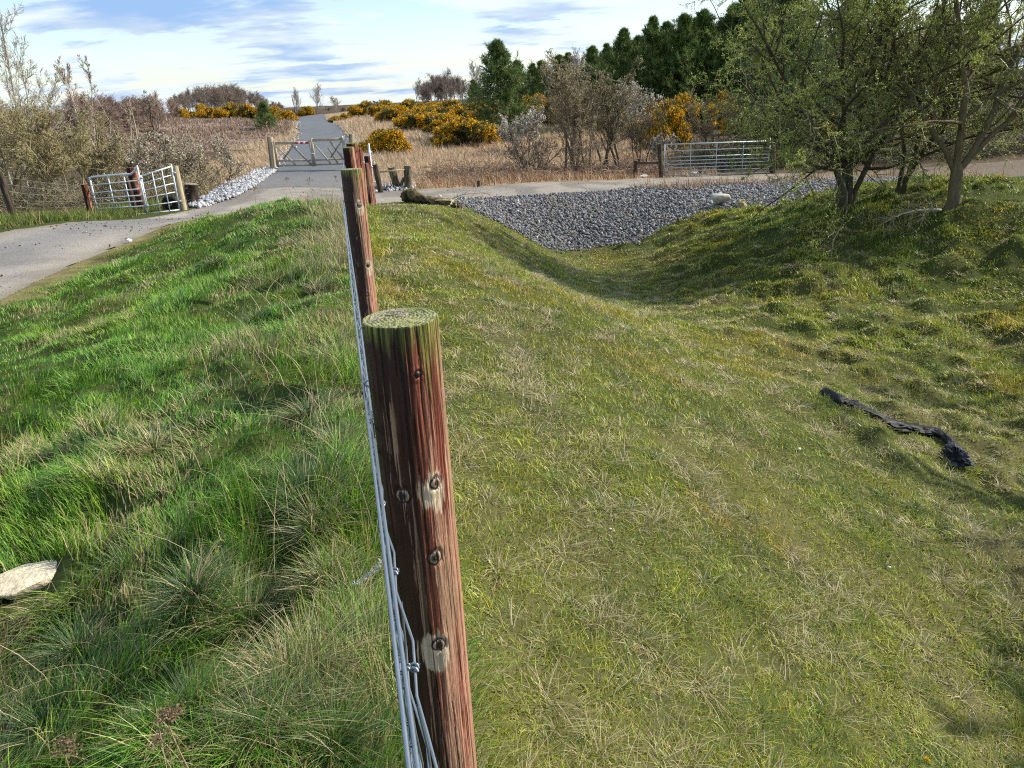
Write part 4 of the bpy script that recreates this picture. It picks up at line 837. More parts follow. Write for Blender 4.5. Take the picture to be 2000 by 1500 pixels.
seedhead(140, 1530, 1.16, 132, 1470, 'clustered dry seed head low in the bottom left corner', .8, 6)
seedhead(330, 1560, 1.2, 255, 1450, 'bare pinkish dry stem leaning left beside the brown umbel', .35, 7, n=4)
for i, (a, b, c, d, Y) in enumerate([(625, 440, 604, 355, 10.2), (505, 450, 498, 372, 10.6), (585, 430, 560, 352, 11), (640, 420, 655, 350, 11)]):
    seedhead(a, b, Y, c, d, ['tall dead stem with a small dark seed head on the crest, left of second post', 'leftmost dead stalk standing on the grass crest below the wooden gates', 'thin dead stalk on the crest between the leftmost stalk and the tall dead stem', 'thin dead stalk with a seed head closest to the second fence post'][i], 1.3, 30+i, n=6)
def dandelion():
    g = ghit(1808, 1493); root = empty('dandelion', g, 'single yellow flower in the turf at the bottom right edge', 'flower'); mb = MB(); r2 = np.random.default_rng(2)
    bar(mb, (0, 0, -.01), (0, 0, .03), .002, (.15, .22, .05)); mb.build('stem', M_LEAF, root); mb = MB(); n = 120; a = r2.uniform(0, 6.28, n); e = r2.uniform(.1, .9, n); D = np.stack([np.cos(a)*np.cos(e), np.sin(a)*np.cos(e), np.sin(e)], 1)
    spikes(mb, np.tile([[0, 0, .03]], (n, 1)), D, .016, .004, tint((.85, .62, .02), n, r2, .1), r2); mb.build('petals', M_FLOWER, root)
dandelion()
mb = MB(); g = ghit(893, 428); r2 = np.random.default_rng(8); bar(mb, g, g+np.array([0, 0, .34]), .006, (.3, .28, .12)); leaves(mb, g+np.array([0, 0, .36])+r2.normal(0, .07, (26, 3)), .045, tint((.75, .72, .55), 26, r2, .1), r2)
tag(mb.build('white_flower', M_FLOWER), 'small stalk of creamy white blossom on the slope below the long mossy log', 'flower')

# ------------------------------------------------------------------ woody plants
def woody(name, label, cat, loc, H, seed, stems=3, lean=.25, lens=(.55, .42, .38), n=(8, 8, 8), r0=.05, bark=(.16, .14, .10), twig=(.22, .20, .13), leaf=None, group=None, ang=(.5, 1.1), wob=.12, up=.05, t0=.25,
          rmin=.004, spread=.12, dirs=None, split=1, stem_len=1.0, k=(9, 5, 3, 3), tmx=1.0, bole=None, ups=(.05, .03, .02), flower=None):
    rg = np.random.default_rng(seed); root = empty(name, loc, label, cat, group)
    st = np.stack([rg.normal(0, spread, stems), rg.normal(0, spread, stems), np.full(stems, -.15)], 1)
    if dirs is None:
        a = rg.uniform(0, 6.28)+np.arange(stems)*2*math.pi/stems; l = lean*rg.uniform(.5, 1.4, stems); d = np.stack([np.cos(a)*l, np.sin(a)*l, np.ones(stems)], 1)
    else: d = np.array(dirs, float)
    P = polyl(st, d, H*stem_len*rg.uniform(.8, 1.1, stems), 12, wob*.6, ups[0], rg); R = r0*rg.uniform(.75, 1.15, stems)[:, None]*np.linspace(1, .18, 12)[None]**.9
    R[:, 0] *= 1.35
    tb = MB()
    if bole:
        bp = polyl(np.array([[0, 0, -.2]]), np.array([[bole[2], 0, 1.]]), [bole[0]+.2], 9, .05, 0, rg); br = np.interp(np.linspace(0, 1, 9), [0, .2, .35, .85, 1], [1.6, 1.2, 1, .95, .6])[None]*bole[1]; tubes(tb, bp, br, 14, bark)
        P = P-P[:, :1]+bp[:, -1:]+np.array([0, 0, -.22]); R[:, 0] /= 1.35
    tubes(tb, P, R, k[0], bark)
    lv = []; PP, RR = P, R
    for q in range(len(n)):
        L_ = H*lens[q] if q == 0 else None
        lf = (lambda pl, t, L0=lens[q]*H: L0*(1.15-.75*t)) if q == 0 else (lambda pl, t, c=lens[q]: pl*c*(1.2-.6*t))
        PP, RR = kids(PP, RR, n[q], t0 if q == 0 else .12, tmx, lf, ang, 8 if q == 0 else (6 if q == 1 else 4), wob*(1+.25*q), ups[min(q+1, 2)], .62, rg, .3)
        RR = np.maximum(RR, rmin); lv.append((PP, RR))
        if q < split: tubes(tb, PP, RR, k[min(q+1, 3)], tint(bark, len(PP), rg, .15) if True else bark)
    tb.build('trunk', M_BARK, root, True)
    cb = MB()
    for q in range(split, len(lv)):
        Pq, Rq = lv[q]; cc = tint(twig, len(Pq), rg, .3, .06) if q == len(lv)-1 else tint(lerp(np.array(bark), np.array(twig), .5), len(Pq), rg, .2)
        tubes(cb, Pq, Rq, 3 if q >= 1 else k[1], cc)
    if leaf:
        cnt, size, cols, pr = leaf; Pq = lv[-1][0]; N_ = len(Pq); i = rg.integers(0, N_, cnt); j = rg.integers(1, Pq.shape[1], cnt); f = rg.random((cnt, 1))
        pp = Pq[i, j-1]*(1-f)+Pq[i, j]*f+rg.normal(0, size*.5, (cnt, 3)); leaves(cb, pp, size, pick(cols, pr, cnt, rg, .3), rg)
        cb.build('crown', M_LEAF, root)
    else: cb.build('crown', M_TWIG, root)
    return root
HC = [(.40, .47, .08), (.26, .33, .06), (.55, .58, .16), (.2, .2, .06)]; HP = [.35, .3, .15, .2]
A = (7.16, 16.0); woody('hawthorn_tree', 'leafy twin-stemmed hawthorn nearest the gravel bank, its low branches reaching left over the track', 'tree', (*A, gz(*A)), 5.6, 101, 5, dirs=[(-.12, -.05, 1), (.10, .05, 1), (-.3, -.1, 1), (-.05, .25, 1), (.22, -.12, 1)], lens=(.60, .40, .4), n=(17, 10, 9), r0=.075, bark=(.085, .07, .045), twig=(.34, .33, .15),
    leaf=(150000, .025, HC, HP), ang=(.6, 1.35), wob=.22, t0=.14, spread=.09, ups=(.10, .03, .02), rmin=.0021)
A = (8.35, 16.6); woody('hawthorn_tree', 'middle hawthorn of the three on the grass bank, dark trunk partly hidden by fallen branches', 'tree', (*A, gz(*A)), 5.7, 102, 3, dirs=[(-.12, 0, 1), (.15, .1, 1), (.05, -.2, 1)], lens=(.5, .42, .4), n=(15, 9, 8), r0=.065, bark=(.075, .06, .04), twig=(.33, .32, .15), leaf=(75000, .025, HC, HP), ang=(.6, 1.35), wob=.22, t0=.16, spread=.07, rmin=.0042, ups=(.08, .03, .02))
A = (8.72, 15.0); woody('hawthorn_tree', 'right hawthorn whose bare trunk forks into a wide V above the grass bank', 'tree', (*A, gz(*A)), 5.4, 103, 4, dirs=[(-.42, 0, 1), (.38, .05, 1), (.6, .1, .9), (-.08, -.15, 1)], bole=(.75, .115, -.03), lens=(.52, .42, .4), n=(15, 9, 8), r0=.065, bark=(.15, .12, .07), twig=(.38, .35, .19), leaf=(95000, .025, HC, HP), ang=(.55, 1.3), wob=.22, t0=.14, spread=.02, rmin=.0042, ups=(.05, .03, .02))
A = (11.9, 9.2); woody('hawthorn_tree', 'hawthorn standing just outside the right edge whose shadow falls across the turf', 'tree', (*A, gz(*A)), 5.6, 104, 3, lens=(.48, .42, .4), n=(10, 8, 6), r0=.10, bark=(.13, .105, .065), twig=(.2, .18, .1), leaf=(12000, .04, HC, HP), ang=(.5, 1.25), wob=.2, t0=.3, rmin=.006, spread=.03)
A = (10.6, 5.4); woody('hawthorn_tree', 'second hawthorn outside the right edge, nearer the viewer, shading the lower right turf', 'tree', (*A, gz(*A)), 6.2, 105, 3, lens=(.45, .42, .4), n=(9, 8, 6), r0=.11, bark=(.13, .105, .065), twig=(.2, .18, .1), leaf=(12000, .045, HC, HP), ang=(.5, 1.25), wob=.2, t0=.35, rmin=.006)
# broken branch
g = ghit(1835, 425); rb = np.random.default_rng(77); P = polyl(g[None]+np.array([[0, 0, .12]]), np.array([[-.75, -.45, -.12]]), [1.3], 9, .12, 0, rb); R = np.linspace(.03, .012, 9)[None]; mb = MB(); tubes(mb, P, R, 6, (.36, .33, .27))
P2, R2 = kids(P, R, 16, .2, 1, lambda p, t: .55+0*t, (.4, 1.1), 6, .25, 0, .6, rb); P3_, R3 = kids(P2, R2, 7, .1, 1, lambda p, t: p*.5, (.4, 1.1), 4, .2, 0, .6, rb); tubes(mb, P2, R2, 4, (.30, .26, .18)); tubes(mb, P3_, np.maximum(R3, .004), 3, (.28, .24, .15))
tag(mb.build('fallen_branch', M_TWIG), 'pale broken branch hanging down the shaded bank between the hawthorns', 'branch')
g = ghit(880, 388); P = polyl(np.array([g+[0, 0, .02], g+[.5, .1, .02], g+[-.4, .1, 0.02]]), np.array([[.8, .3, .3], [.6, .5, .25], [.9, .1, .15]]), [1.3, 1.2, 1.1], 8, .2, 0, rb); R = np.linspace(.012, .005, 8)[None]*np.ones((3, 1)); mb = MB(); tubes(mb, P, R, 4, (.2, .15, .11)); P2, R2 = kids(P, R, 8, .1, 1, lambda p, t: .4+0*t, (.4, 1.1), 5, .25, 0, .7, rb); tubes(mb, P2, np.maximum(R2, .004), 3, (.2, .15, .11))
tag(mb.build('fallen_twigs', M_TWIG), 'thin dark fallen twigs lying on the track right of the long log', 'branch')
mb = MB(); xx, yy = inpoly(GBANK, 170, rb); P = polyl(np.stack([xx, yy, ground(xx, yy)+.07], 1), nrm(np.stack([rb.normal(0, 1, 170), rb.normal(0, 1, 170), rb.normal(.1, .2, 170)], 1)), rb.uniform(.15, .7, 170), 5, .25, 0, rb); tubes(mb, P, np.full((170, 5), .006), 3, tint((.34, .28, .2), 170, rb, .4))
tag(mb.build('dead_stalks', M_TWIG), 'thin dead stalks scattered over the crushed stone bank', 'stalks', kind='stuff')

# bare shrubs
def ptop(px, py, Y): return pt(px, py, Y)[2]
def shrub(label, px, Y, pytop, seed, name='bare_willow', cat='shrub', group=None, Hx=None, **k):
    p = pt(px, 300, Y); x = p[0]; z = gz(x, Y); H = Hx or (ptop(px, pytop, Y)-z)
    return woody(name, label, cat, (x, Y, z), H, seed, group=group, **k)
GREY = dict(bark=(.20, .16, .11), twig=(.36, .29, .19)); BUD = [(.38, .32, .18), (.27, .24, .12), (.48, .42, .28)]
shrub('tall grey multi-stemmed bare willow in the middle, just beyond the track', 1128, 31.5, 120, 201, stems=7, lean=.35, lens=(.42, .45, .42), n=(9, 9, 7), r0=.055, ang=(.35, .9), spread=.25, rmin=.007, wob=.13, leaf=(9000, .05, BUD, [.4, .4, .2]), **GREY)
shrub('grey bare willow with darker stems between the tall willow and the field gate', 1190, 33.0, 130, 202, stems=6, lean=.35, lens=(.42, .45, .42), n=(9, 8, 7), r0=.05, ang=(.35, .9), spread=.3, rmin=.007, bark=(.13, .11, .08), twig=(.27, .24, .15), leaf=(6000, .05, BUD, [.4, .4, .2]))
shrub('sprawling low bare shrub at the left foot of the tall grey willow', 1060, 31.6, 255, 203, stems=9, lean=1.0, lens=(.7, .5, .45), n=(8, 7, 5), r0=.03, ang=(.4, 1.1), spread=.5, rmin=.007, bark=(.15, .12, .09), twig=(.27, .21, .15))
shrub('light brown twiggy shrub behind the long field gate', 1395, 36.5, 185, 204, stems=8, lean=.3, lens=(.4, .45, .42), n=(9, 8, 6), r0=.035, ang=(.3, .8), spread=.5, rmin=.008, bark=(.25, .18, .11), twig=(.36, .28, .17), leaf=(5000, .05, [(.33, .28, .15), (.26, .25, .1)], [.5, .5]))
shrub('brownish bare shrub with one crooked stem directly left of the field gate', 1245, 34.0, 200, 205, stems=4, lean=.3, lens=(.4, .45, .42), n=(8, 8, 6), r0=.035, ang=(.4, 1.0), rmin=.007, bark=(.13, .10, .07), twig=(.26, .21, .14), leaf=(2500, .05, BUD, [.4, .4, .2]))
WH = [(.62, .60, .55), (.45, .42, .36), (.3, .27, .2)]
shrub('blackthorn in grey-white blossom in front of the big pine', 1020, 42.0, 212, 206, name='blackthorn', stems=6, lean=.5, lens=(.5, .45, .42), n=(8, 7, 6), r0=.035, ang=(.4, 1.1), spread=.4, rmin=.009, bark=(.15, .12, .1), twig=(.3, .27, .22), leaf=(4200, .085, WH, [.5, .3, .2]))
shrub('blackthorn with pale blossom against the dark conifers, right of the tall willow', 1250, 46.0, 150, 207, name='blackthorn', stems=5, lean=.35, lens=(.4, .45, .42), n=(8, 7, 6), r0=.04, ang=(.4, 1.0), spread=.3, rmin=.009, bark=(.15, .12, .1), twig=(.32, .29, .24), leaf=(3000, .09, WH, [.5, .3, .2]))
shrub('low blackthorn with scattered blossom just left of the field gate, behind the crooked stem', 1300, 38.5, 255, 208, name='blackthorn', stems=5, lean=.6, lens=(.5, .45, .42), n=(7, 7, 5), r0=.03, ang=(.4, 1.0), spread=.4, rmin=.008, bark=(.15, .12, .1), twig=(.3, .25, .18), leaf=(1500, .08, WH, [.3, .4, .3]))
# left-hand side
OLV = dict(bark=(.28, .23, .13), twig=(.54, .47, .26)); OB = [(.46, .44, .19), (.34, .34, .14), (.58, .54, .33)]
shrub('olive-green budding willow at the left edge behind the dark leaning post', 25, 25.0, 190, 221, stems=9, lean=.28, lens=(.42, .45, .42), n=(12, 9, 7), r0=.045, ang=(.3, .8), spread=.6, rmin=.006, wob=.15, leaf=(6500, .030, OB, [.4, .4, .2]), **OLV)
shrub('olive-green budding willow left of the short red-brown post', 118, 25.5, 208, 222, stems=9, lean=.3, lens=(.42, .45, .42), n=(12, 9, 7), r0=.04, ang=(.3, .8), spread=.6, rmin=.006, wob=.15, leaf=(6500, .030, OB, [.4, .4, .2]), **OLV)
shrub('olive twiggy shrub behind the larger metal gate leaf', 205, 27.5, 268, 223, stems=8, lean=.5, lens=(.55, .45, .42), n=(9, 8, 7), r0=.03, ang=(.4, 1.0), spread=.5, rmin=.007, leaf=(9000, .05, [(.35, .31, .18), (.5, .45, .33)], [.6, .4]), **OLV)
shrub('blackthorn bush covered in pale buds behind the metal gate pair', 300, 28.5, 262, 224, name='blackthorn', stems=9, lean=.6, lens=(.55, .45, .42), n=(10, 8, 7), r0=.03, ang=(.4, 1.1), spread=.6, rmin=.007, bark=(.19, .155, .115), twig=(.34, .28, .19), leaf=(15000, .045, [(.78, .72, .60), (.58, .50, .38), (.34, .28, .18)], [.5, .3, .2]))
shrub('blackthorn bush with pale buds right of the pale post, spreading towards the path', 385, 29.5, 272, 225, name='blackthorn', stems=9, lean=.65, lens=(.6, .45, .42), n=(10, 8, 7), r0=.03, ang=(.4, 1.1), spread=.6, rmin=.007, bark=(.19, .155, .115), twig=(.36, .29, .19), leaf=(13000, .045, [(.78, .72, .60), (.58, .50, .38), (.34, .28, .18)], [.5, .3, .2]))
shrub('grey brown bramble-like shrub low between the left willows and the gates', 235, 24.5, 330, 226, stems=8, lean=.8, lens=(.6, .5, .45), n=(8, 8, 6), r0=.025, ang=(.4, 1.1), spread=.5, rmin=.006, bark=(.17, .14, .09), twig=(.31, .26, .16), leaf=(4000, .045, [(.55, .5, .36), (.3, .28, .14)], [.5, .5]))
BIR = dict(bark=(.52, .45, .36), twig=(.36, .27, .22))
shrub('tall silvery birch at the far left edge reaching the top of the picture', 12, 29, 8, 231, name='birch_tree', cat='tree', stems=2, lean=.10, lens=(.26, .5, .45), n=(22, 8, 6), r0=.055, ang=(.35, .8), rmin=.0055, bark=(.50, .45, .36), twig=(.42, .38, .30), k=(8, 4, 3, 3), ups=(.03, .12, .05), split=0)
shrub('smaller pale birch right of the tall one at the far left', 75, 32, 78, 232, name='birch_tree', cat='tree', stems=2, lean=.16, lens=(.3, .5, .45), n=(16, 8, 6), r0=.045, ang=(.35, .8), rmin=.0055, bark=(.42, .38, .3), twig=(.40, .36, .29), ups=(.03, .1, .05), split=0)
shrub('slender white-stemmed birch behind the left gates', 168, 42, 128, 233, name='birch_tree', cat='tree', stems=3, lean=.13, lens=(.24, .5, .45), n=(18, 8, 6), r0=.05, ang=(.3, .75), rmin=.008, **BIR, ups=(.03, .12, .06), split=0)
shrub('low forked white birch stems right of the slender birch', 195, 41, 205, 234, name='birch_tree', cat='tree', stems=2, lean=.35, lens=(.25, .5, .4), n=(8, 6, 4), r0=.05, ang=(.3, .8), rmin=.008, **BIR, split=0)
shrub('pale pair of thin birch stems above the larger metal gate leaf', 248, 33, 180, 235, name='birch_tree', cat='tree', stems=3, lean=.10, lens=(.22, .5, .4), n=(10, 6, 4), r0=.04, ang=(.3, .8), rmin=.007, bark=(.46, .38, .28), twig=(.34, .28, .2), split=0)
shrub('dark crooked bare sapling standing above the pale blossom bush', 311, 40, 148, 236, name='bare_tree', cat='tree', stems=1, lean=.12, lens=(.42, .45, .42), n=(11, 7, 5), r0=.075, ang=(.6, 1.2), rmin=.009, bark=(.11, .09, .075), twig=(.28, .24, .18), wob=.2)

# bramble thicket in front of the far shrubs (one tangled mass)
mb = MB(); n = 2600; rg = np.random.default_rng(61)
X = rg.uniform(-2.6, 7.2, n); Yc = np.interp(X, [-3, 3.8, 7.5], [27.0, 30.3, 32.5])+np.abs(rg.normal(0, 1.5, n))+.25
P = polyl(np.stack([X, Yc, ground(X, Yc)], 1), np.stack([rg.normal(0, .8, n), rg.normal(-.2, .5, n), np.full(n, .7)], 1), rg.uniform(.3, 1.35, n), 7, .16, -.22, rg); tubes(mb, P, np.full((n, 7), .007), 3, pick([(.24, .16, .12), (.33, .24, .17), (.15, .10, .075), (.40, .32, .24)], [.35, .3, .2, .15], n, rg))
tag(mb.build('bramble_thicket', M_TWIG), 'tangled red-brown bramble stems along the far edge of the track', 'brambles', kind='stuff')
mb = MB(); n = 3000; X = rg.uniform(8, 34, n); Yc = 33.5+np.abs(rg.normal(0, 2.0, n))
P = polyl(np.stack([X, Yc, ground(X, Yc)], 1), np.stack([rg.normal(0, .7, n), rg.normal(-.2, .5, n), np.full(n, .8)], 1), rg.uniform(.5, 2.2, n), 7, .16, -.14, rg); tubes(mb, P, np.full((n, 7), .009), 3, pick([(.20, .17, .11), (.28, .24, .15), (.12, .10, .06)], [.4, .3, .3], n, rg))
i = rg.integers(0, n, 16000); j = rg.integers(2, 7, 16000); leaves(mb, P[i, j]+rg.normal(0, .12, (16000, 3)), .075, pick([(.10, .13, .04), (.20, .19, .08), (.06, .08, .03), (.27, .2, .1)], [.3, .25, .25, .2], 16000, rg), rg)
tag(mb.build('hedge_undergrowth', M_LEAF), 'dark tangled undergrowth beyond the track behind the field gate and the hawthorns', 'undergrowth', kind='stuff')

# ------------------------------------------------------------------ conifers
def pine(name, label, x, Y, H, seed, rad=.2, dens=1.0, group=None, cols=((.055, .10, .03), (.035, .065, .02), (.10, .15, .045), (.15, .17, .06)), z=None, base=.06, open_=.9, parent=None):
    rg = np.random.default_rng(seed); root = empty(name, (x, Y, gz(x, Y) if z is None else z), label, 'tree', group)
    P = polyl(np.array([[0, 0, -.2]]), np.array([[.01, 0, 1.]]), [H+.2], 14, .02, .1, rg); R = np.linspace(H*.018, .012, 14)[None]; mb = MB(); tubes(mb, P, R, 8, (.13, .085, .055)); mb.build('trunk', M_BARK, root, True)
    nw = int(15*dens); t = base+(.99-base)*np.linspace(0, 1, nw)**.93; wf = rg.uniform(.72, 1.25, nw); cb = MB(); bp = []; bl = []; bd = []
    for i, tt in enumerate(t):
        m = 7; a = rg.uniform(0, 6.28)+np.arange(m)*2*math.pi/m+rg.normal(0, .2, m); L_ = wf[i]*H*rad*(1.01-tt)**.92*(1.3 if tt > base+.1 else 1.0)*rg.uniform(.5, 1.4, m)+.05
        el = lerp(.10, 1.15, tt**1.3)+rg.normal(0, .12, m); c = P[0][0]*(1-tt)+P[0][-1]*tt
        bp.append(np.tile(c, (m, 1))); bl.append(L_); bd.append(np.stack([np.cos(a)*np.cos(el), np.sin(a)*np.cos(el), np.sin(el)], 1))
    B = polyl(np.concatenate(bp), np.concatenate(bd), np.concatenate(bl), 6, .08, .06, rg); RB = np.linspace(.022, .008, 6)[None]*np.ones((len(B), 1)); tubes(cb, B, RB, 3, (.10, .07, .05))
    P2, R2 = kids(B, RB, 7, .25, 1, lambda p, t_: p*.42*(1.25-.6*t_)+.05, (.5, 1.0), 4, .1, .08, .6, rg); tubes(cb, P2, R2, 3, (.09, .07, .045))
    Q = np.concatenate([P2[:, 1:].reshape(-1, 3), B[:, 3:].reshape(-1, 3)]); D = np.concatenate([np.repeat(nrm(P2[:, -1]-P2[:, 0]), 3, 0), np.repeat(nrm(B[:, -1]-B[:, 0]), 3, 0)])
    k = int(5*open_+4); Q = np.repeat(Q, k, 0); D = nrm(np.repeat(D, k, 0)+rg.normal(0, .75, (len(Q), 3))+np.array([0, 0, .25])); Q = Q+rg.normal(0, .05, Q.shape)
    cc = pick(cols, [.36, .3, .22, .12], len(Q)//k, rg, .25); spikes(cb, Q, D, rg.uniform(.14, .36, len(Q))*(H/7)**.4, .045*(H/7)**.5, np.repeat(cc, k, 0), rg)
    cb.build('crown', M_NEEDLE, root); return root
DK = ((.095, .165, .04), (.055, .10, .026), (.15, .21, .045), (.22, .26, .07))
G_C = 'conifers of the plantation on the right'
def conh(px, pytop, Y): p = pt(px, pytop, Y); return p[0], p[2]-gz(p[0], Y)
x, h = conh(978, 88, 50); pine('pine_tree', 'big freestanding dark green pine left of the bare willows, rising above the gorse', x, 50, h, 301, .37, 1.4, cols=((.10, .17, .045), (.055, .10, .03), (.17, .23, .06), (.24, .25, .08)), base=.03)
x, h = conh(512, 204, 66); pine('young_pine', 'small round young pine on the heather left of the path', x, 66, h, 302, .5, .7, cols=((.10, .17, .04), (.06, .10, .03), (.16, .22, .06), (.22, .26, .08)), base=.03)
protos = []
for i, (px, pyt, Y, sd, rd) in enumerate([(1211, 64, 60, 311, .36), (1274, 42, 58, 312, .34), (1330, 38, 57, 313, .38)]):
    x, h = conh(px, pyt, Y); protos.append((pine('conifer', ['narrow dark conifer first in the plantation edge, its top left of the taller pair', 'tall spiky conifer left of the paired tops at the plantation edge', 'tall conifer with twin spires next to the big dark evergreen mass'][i], x, Y, h, sd, rd, 1.15, G_C, DK), h))
def con_copy(label, px, pyt, Y, i, name=None, group=G_C, sx=1.0):
    x, h = conh(px, pyt, Y); src, h0 = protos[i]; c = copy_tree(src); s = h/h0; c.location = (x, Y, gz(x, Y)); c.scale = (s*sx, s*sx, s); c.rotation_euler = (0, 0, (px*.37) % 6.28); c['label'] = label; c['group'] = group; return c
for a in [('low conifer tip between the tall willow and the plantation', 1158, 96, 64, 0), ('conifer half hidden by the right side of the tall willow twigs', 1185, 92, 66, 1), ('conifer between the first narrow top and the tall spiky one', 1240, 78, 64, 2), ('conifer just right of the tall spiky one, slightly shorter', 1302, 52, 60, 0), ('conifer with a soft rounded tip behind the twin-spired one', 1357, 44, 63, 1),
          ('conifer whose tip touches the bare overhanging twigs at the top', 1386, 28, 58, 2), ('tall conifer behind the left half of the leafy hawthorn', 1425, 18, 60, 0), ('taller conifer rising out of the top behind the leafy hawthorn', 1470, -20, 59, 1), ('conifer filling the gap above the gate hanging post', 1525, -30, 58, 2), ('conifer behind the middle of the leafy hawthorn crown', 1585, -10, 62, 0),
          ('conifer behind the middle hawthorn', 1660, 0, 64, 1), ('conifer behind the forked hawthorn crown', 1740, 10, 63, 2), ('conifer behind the right hawthorn limb', 1830, 20, 62, 0), ('rightmost conifer, behind the twigs at the right edge', 1930, 10, 60, 1),
          ('conifer filling the gap right of the first narrow top, further back', 1226, 84, 70, 0), ('darker conifer in the second rank behind the tall spiky one', 1288, 70, 69, 1), ('second-rank conifer between the twin spires and the soft rounded tip', 1345, 62, 68, 2), ('second-rank conifer under the overhanging bare twigs', 1405, 48, 66, 0), ('second-rank conifer left of the leafy hawthorn crown', 1448, 30, 66, 1), ('second-rank conifer low behind the first narrow top', 1200, 104, 72, 2)]: con_copy(*a)
G_S = 'small far conifers between the big pine and the plantation'
for a in [('far conifer touching the right side of the big pine', 1012, 122, 90, 0), ('far conifer second from the big pine', 1040, 128, 92, 1), ('far conifer third from the big pine, rounder', 1062, 122, 88, 2), ('far conifer with a thin tip just left of the tall willow', 1088, 112, 86, 0), ('far conifer behind the left twigs of the tall willow', 1110, 108, 84, 1), ('small dark conifer left of the big pine in front of the bare wood', 925, 158, 105, 2)]: con_copy(*a, None, G_S, 1.3)

# dark ivy-clad evergreen tree beside the field gate
def evergreen(name, label, x, Y, H, seed, R0, n=26000, cols=((.055, .10, .028), (.03, .055, .018), (.11, .16, .05)), zlo=.0):
    rg = np.random.default_rng(seed); root = empty(name, (x, Y, gz(x, Y)), label, 'tree'); P = polyl(np.array([[0, 0, -.2]]), np.array([[.03, 0, 1.]]), [H*.9], 10, .05, .05, rg); R = np.linspace(.16, .03, 10)[None]; mb = MB(); tubes(mb, P, R, 8, (.09, .07, .05)); B, RB = kids(P, R, 46, .08, 1, lambda p, t: R0*1.05*(1.15-.75*t), (.7, 1.3), 7, .12, .05, .4, rg); tubes(mb, B, RB, 4, (.09, .07, .05)); mb.build('trunk', M_BARK, root, True)
    P2, R2 = kids(B, RB, 9, .2, 1, lambda p, t: p*.4, (.5, 1.1), 4, .15, 0, .6, rg); cb = MB(); tubes(cb, P2, np.maximum(R2, .006), 3, (.1, .08, .05)); i = rg.integers(0, len(P2), n); j = rg.integers(0, 4, n); pp = P2[i, j]+rg.normal(0, .17, (n, 3)); leaves(cb, pp, .105, pick(cols, [.45, .35, .2], n, rg, .3), rg, .6); cb.build('crown', M_LEAF, root); return root
x, h = conh(1560, -40, 35.5); evergreen('holly_tree', 'dense dark green holly rising behind the right post of the field gate', x, 35.5, h, 401, 2.6, 30000)
x, h = conh(1490, 120, 39.0); evergreen('holly_tree', 'lower dark evergreen between the gorse and the big holly', x, 39.0, h, 402, 1.7, 14000)

# bare trees behind the hawthorns
for i, (px, Y, pyt, lb) in enumerate([(1640, 41, 40, 'bare olive-grey tree behind the leafy hawthorn, left of the middle trunk'), (1735, 43, 5, 'tall bare tree seen between the middle and right hawthorns'), (1835, 40, -10, 'tall bare tree behind the fork of the right hawthorn'), (1945, 42, 0, 'bare grey tree at the right edge behind the track'), (1700, 38, 190, 'low bare bush behind the middle hawthorn trunk'), (1900, 37, 185, 'low bare bush right of the forked trunk beyond the track'), (1990, 38, 160, 'low bare bush at the right edge beyond the track')]):
    small = pyt > 100
    shrub(lb, px, Y, pyt, 420+i, name='bare_bush' if small else 'bare_tree', cat='shrub' if small else 'tree', stems=7 if small else 4, lean=.5 if small else .25, lens=(.45, .45, .42) if small else (.34, .45, .42), n=(9, 8, 6), r0=.04 if small else .085, ang=(.35, .95), rmin=.009, bark=(.13, .12, .08), twig=(.23, .21, .14), leaf=(5000, .06, [(.15, .16, .06), (.24, .23, .12), (.1, .11, .04)], [.4, .3, .3]))
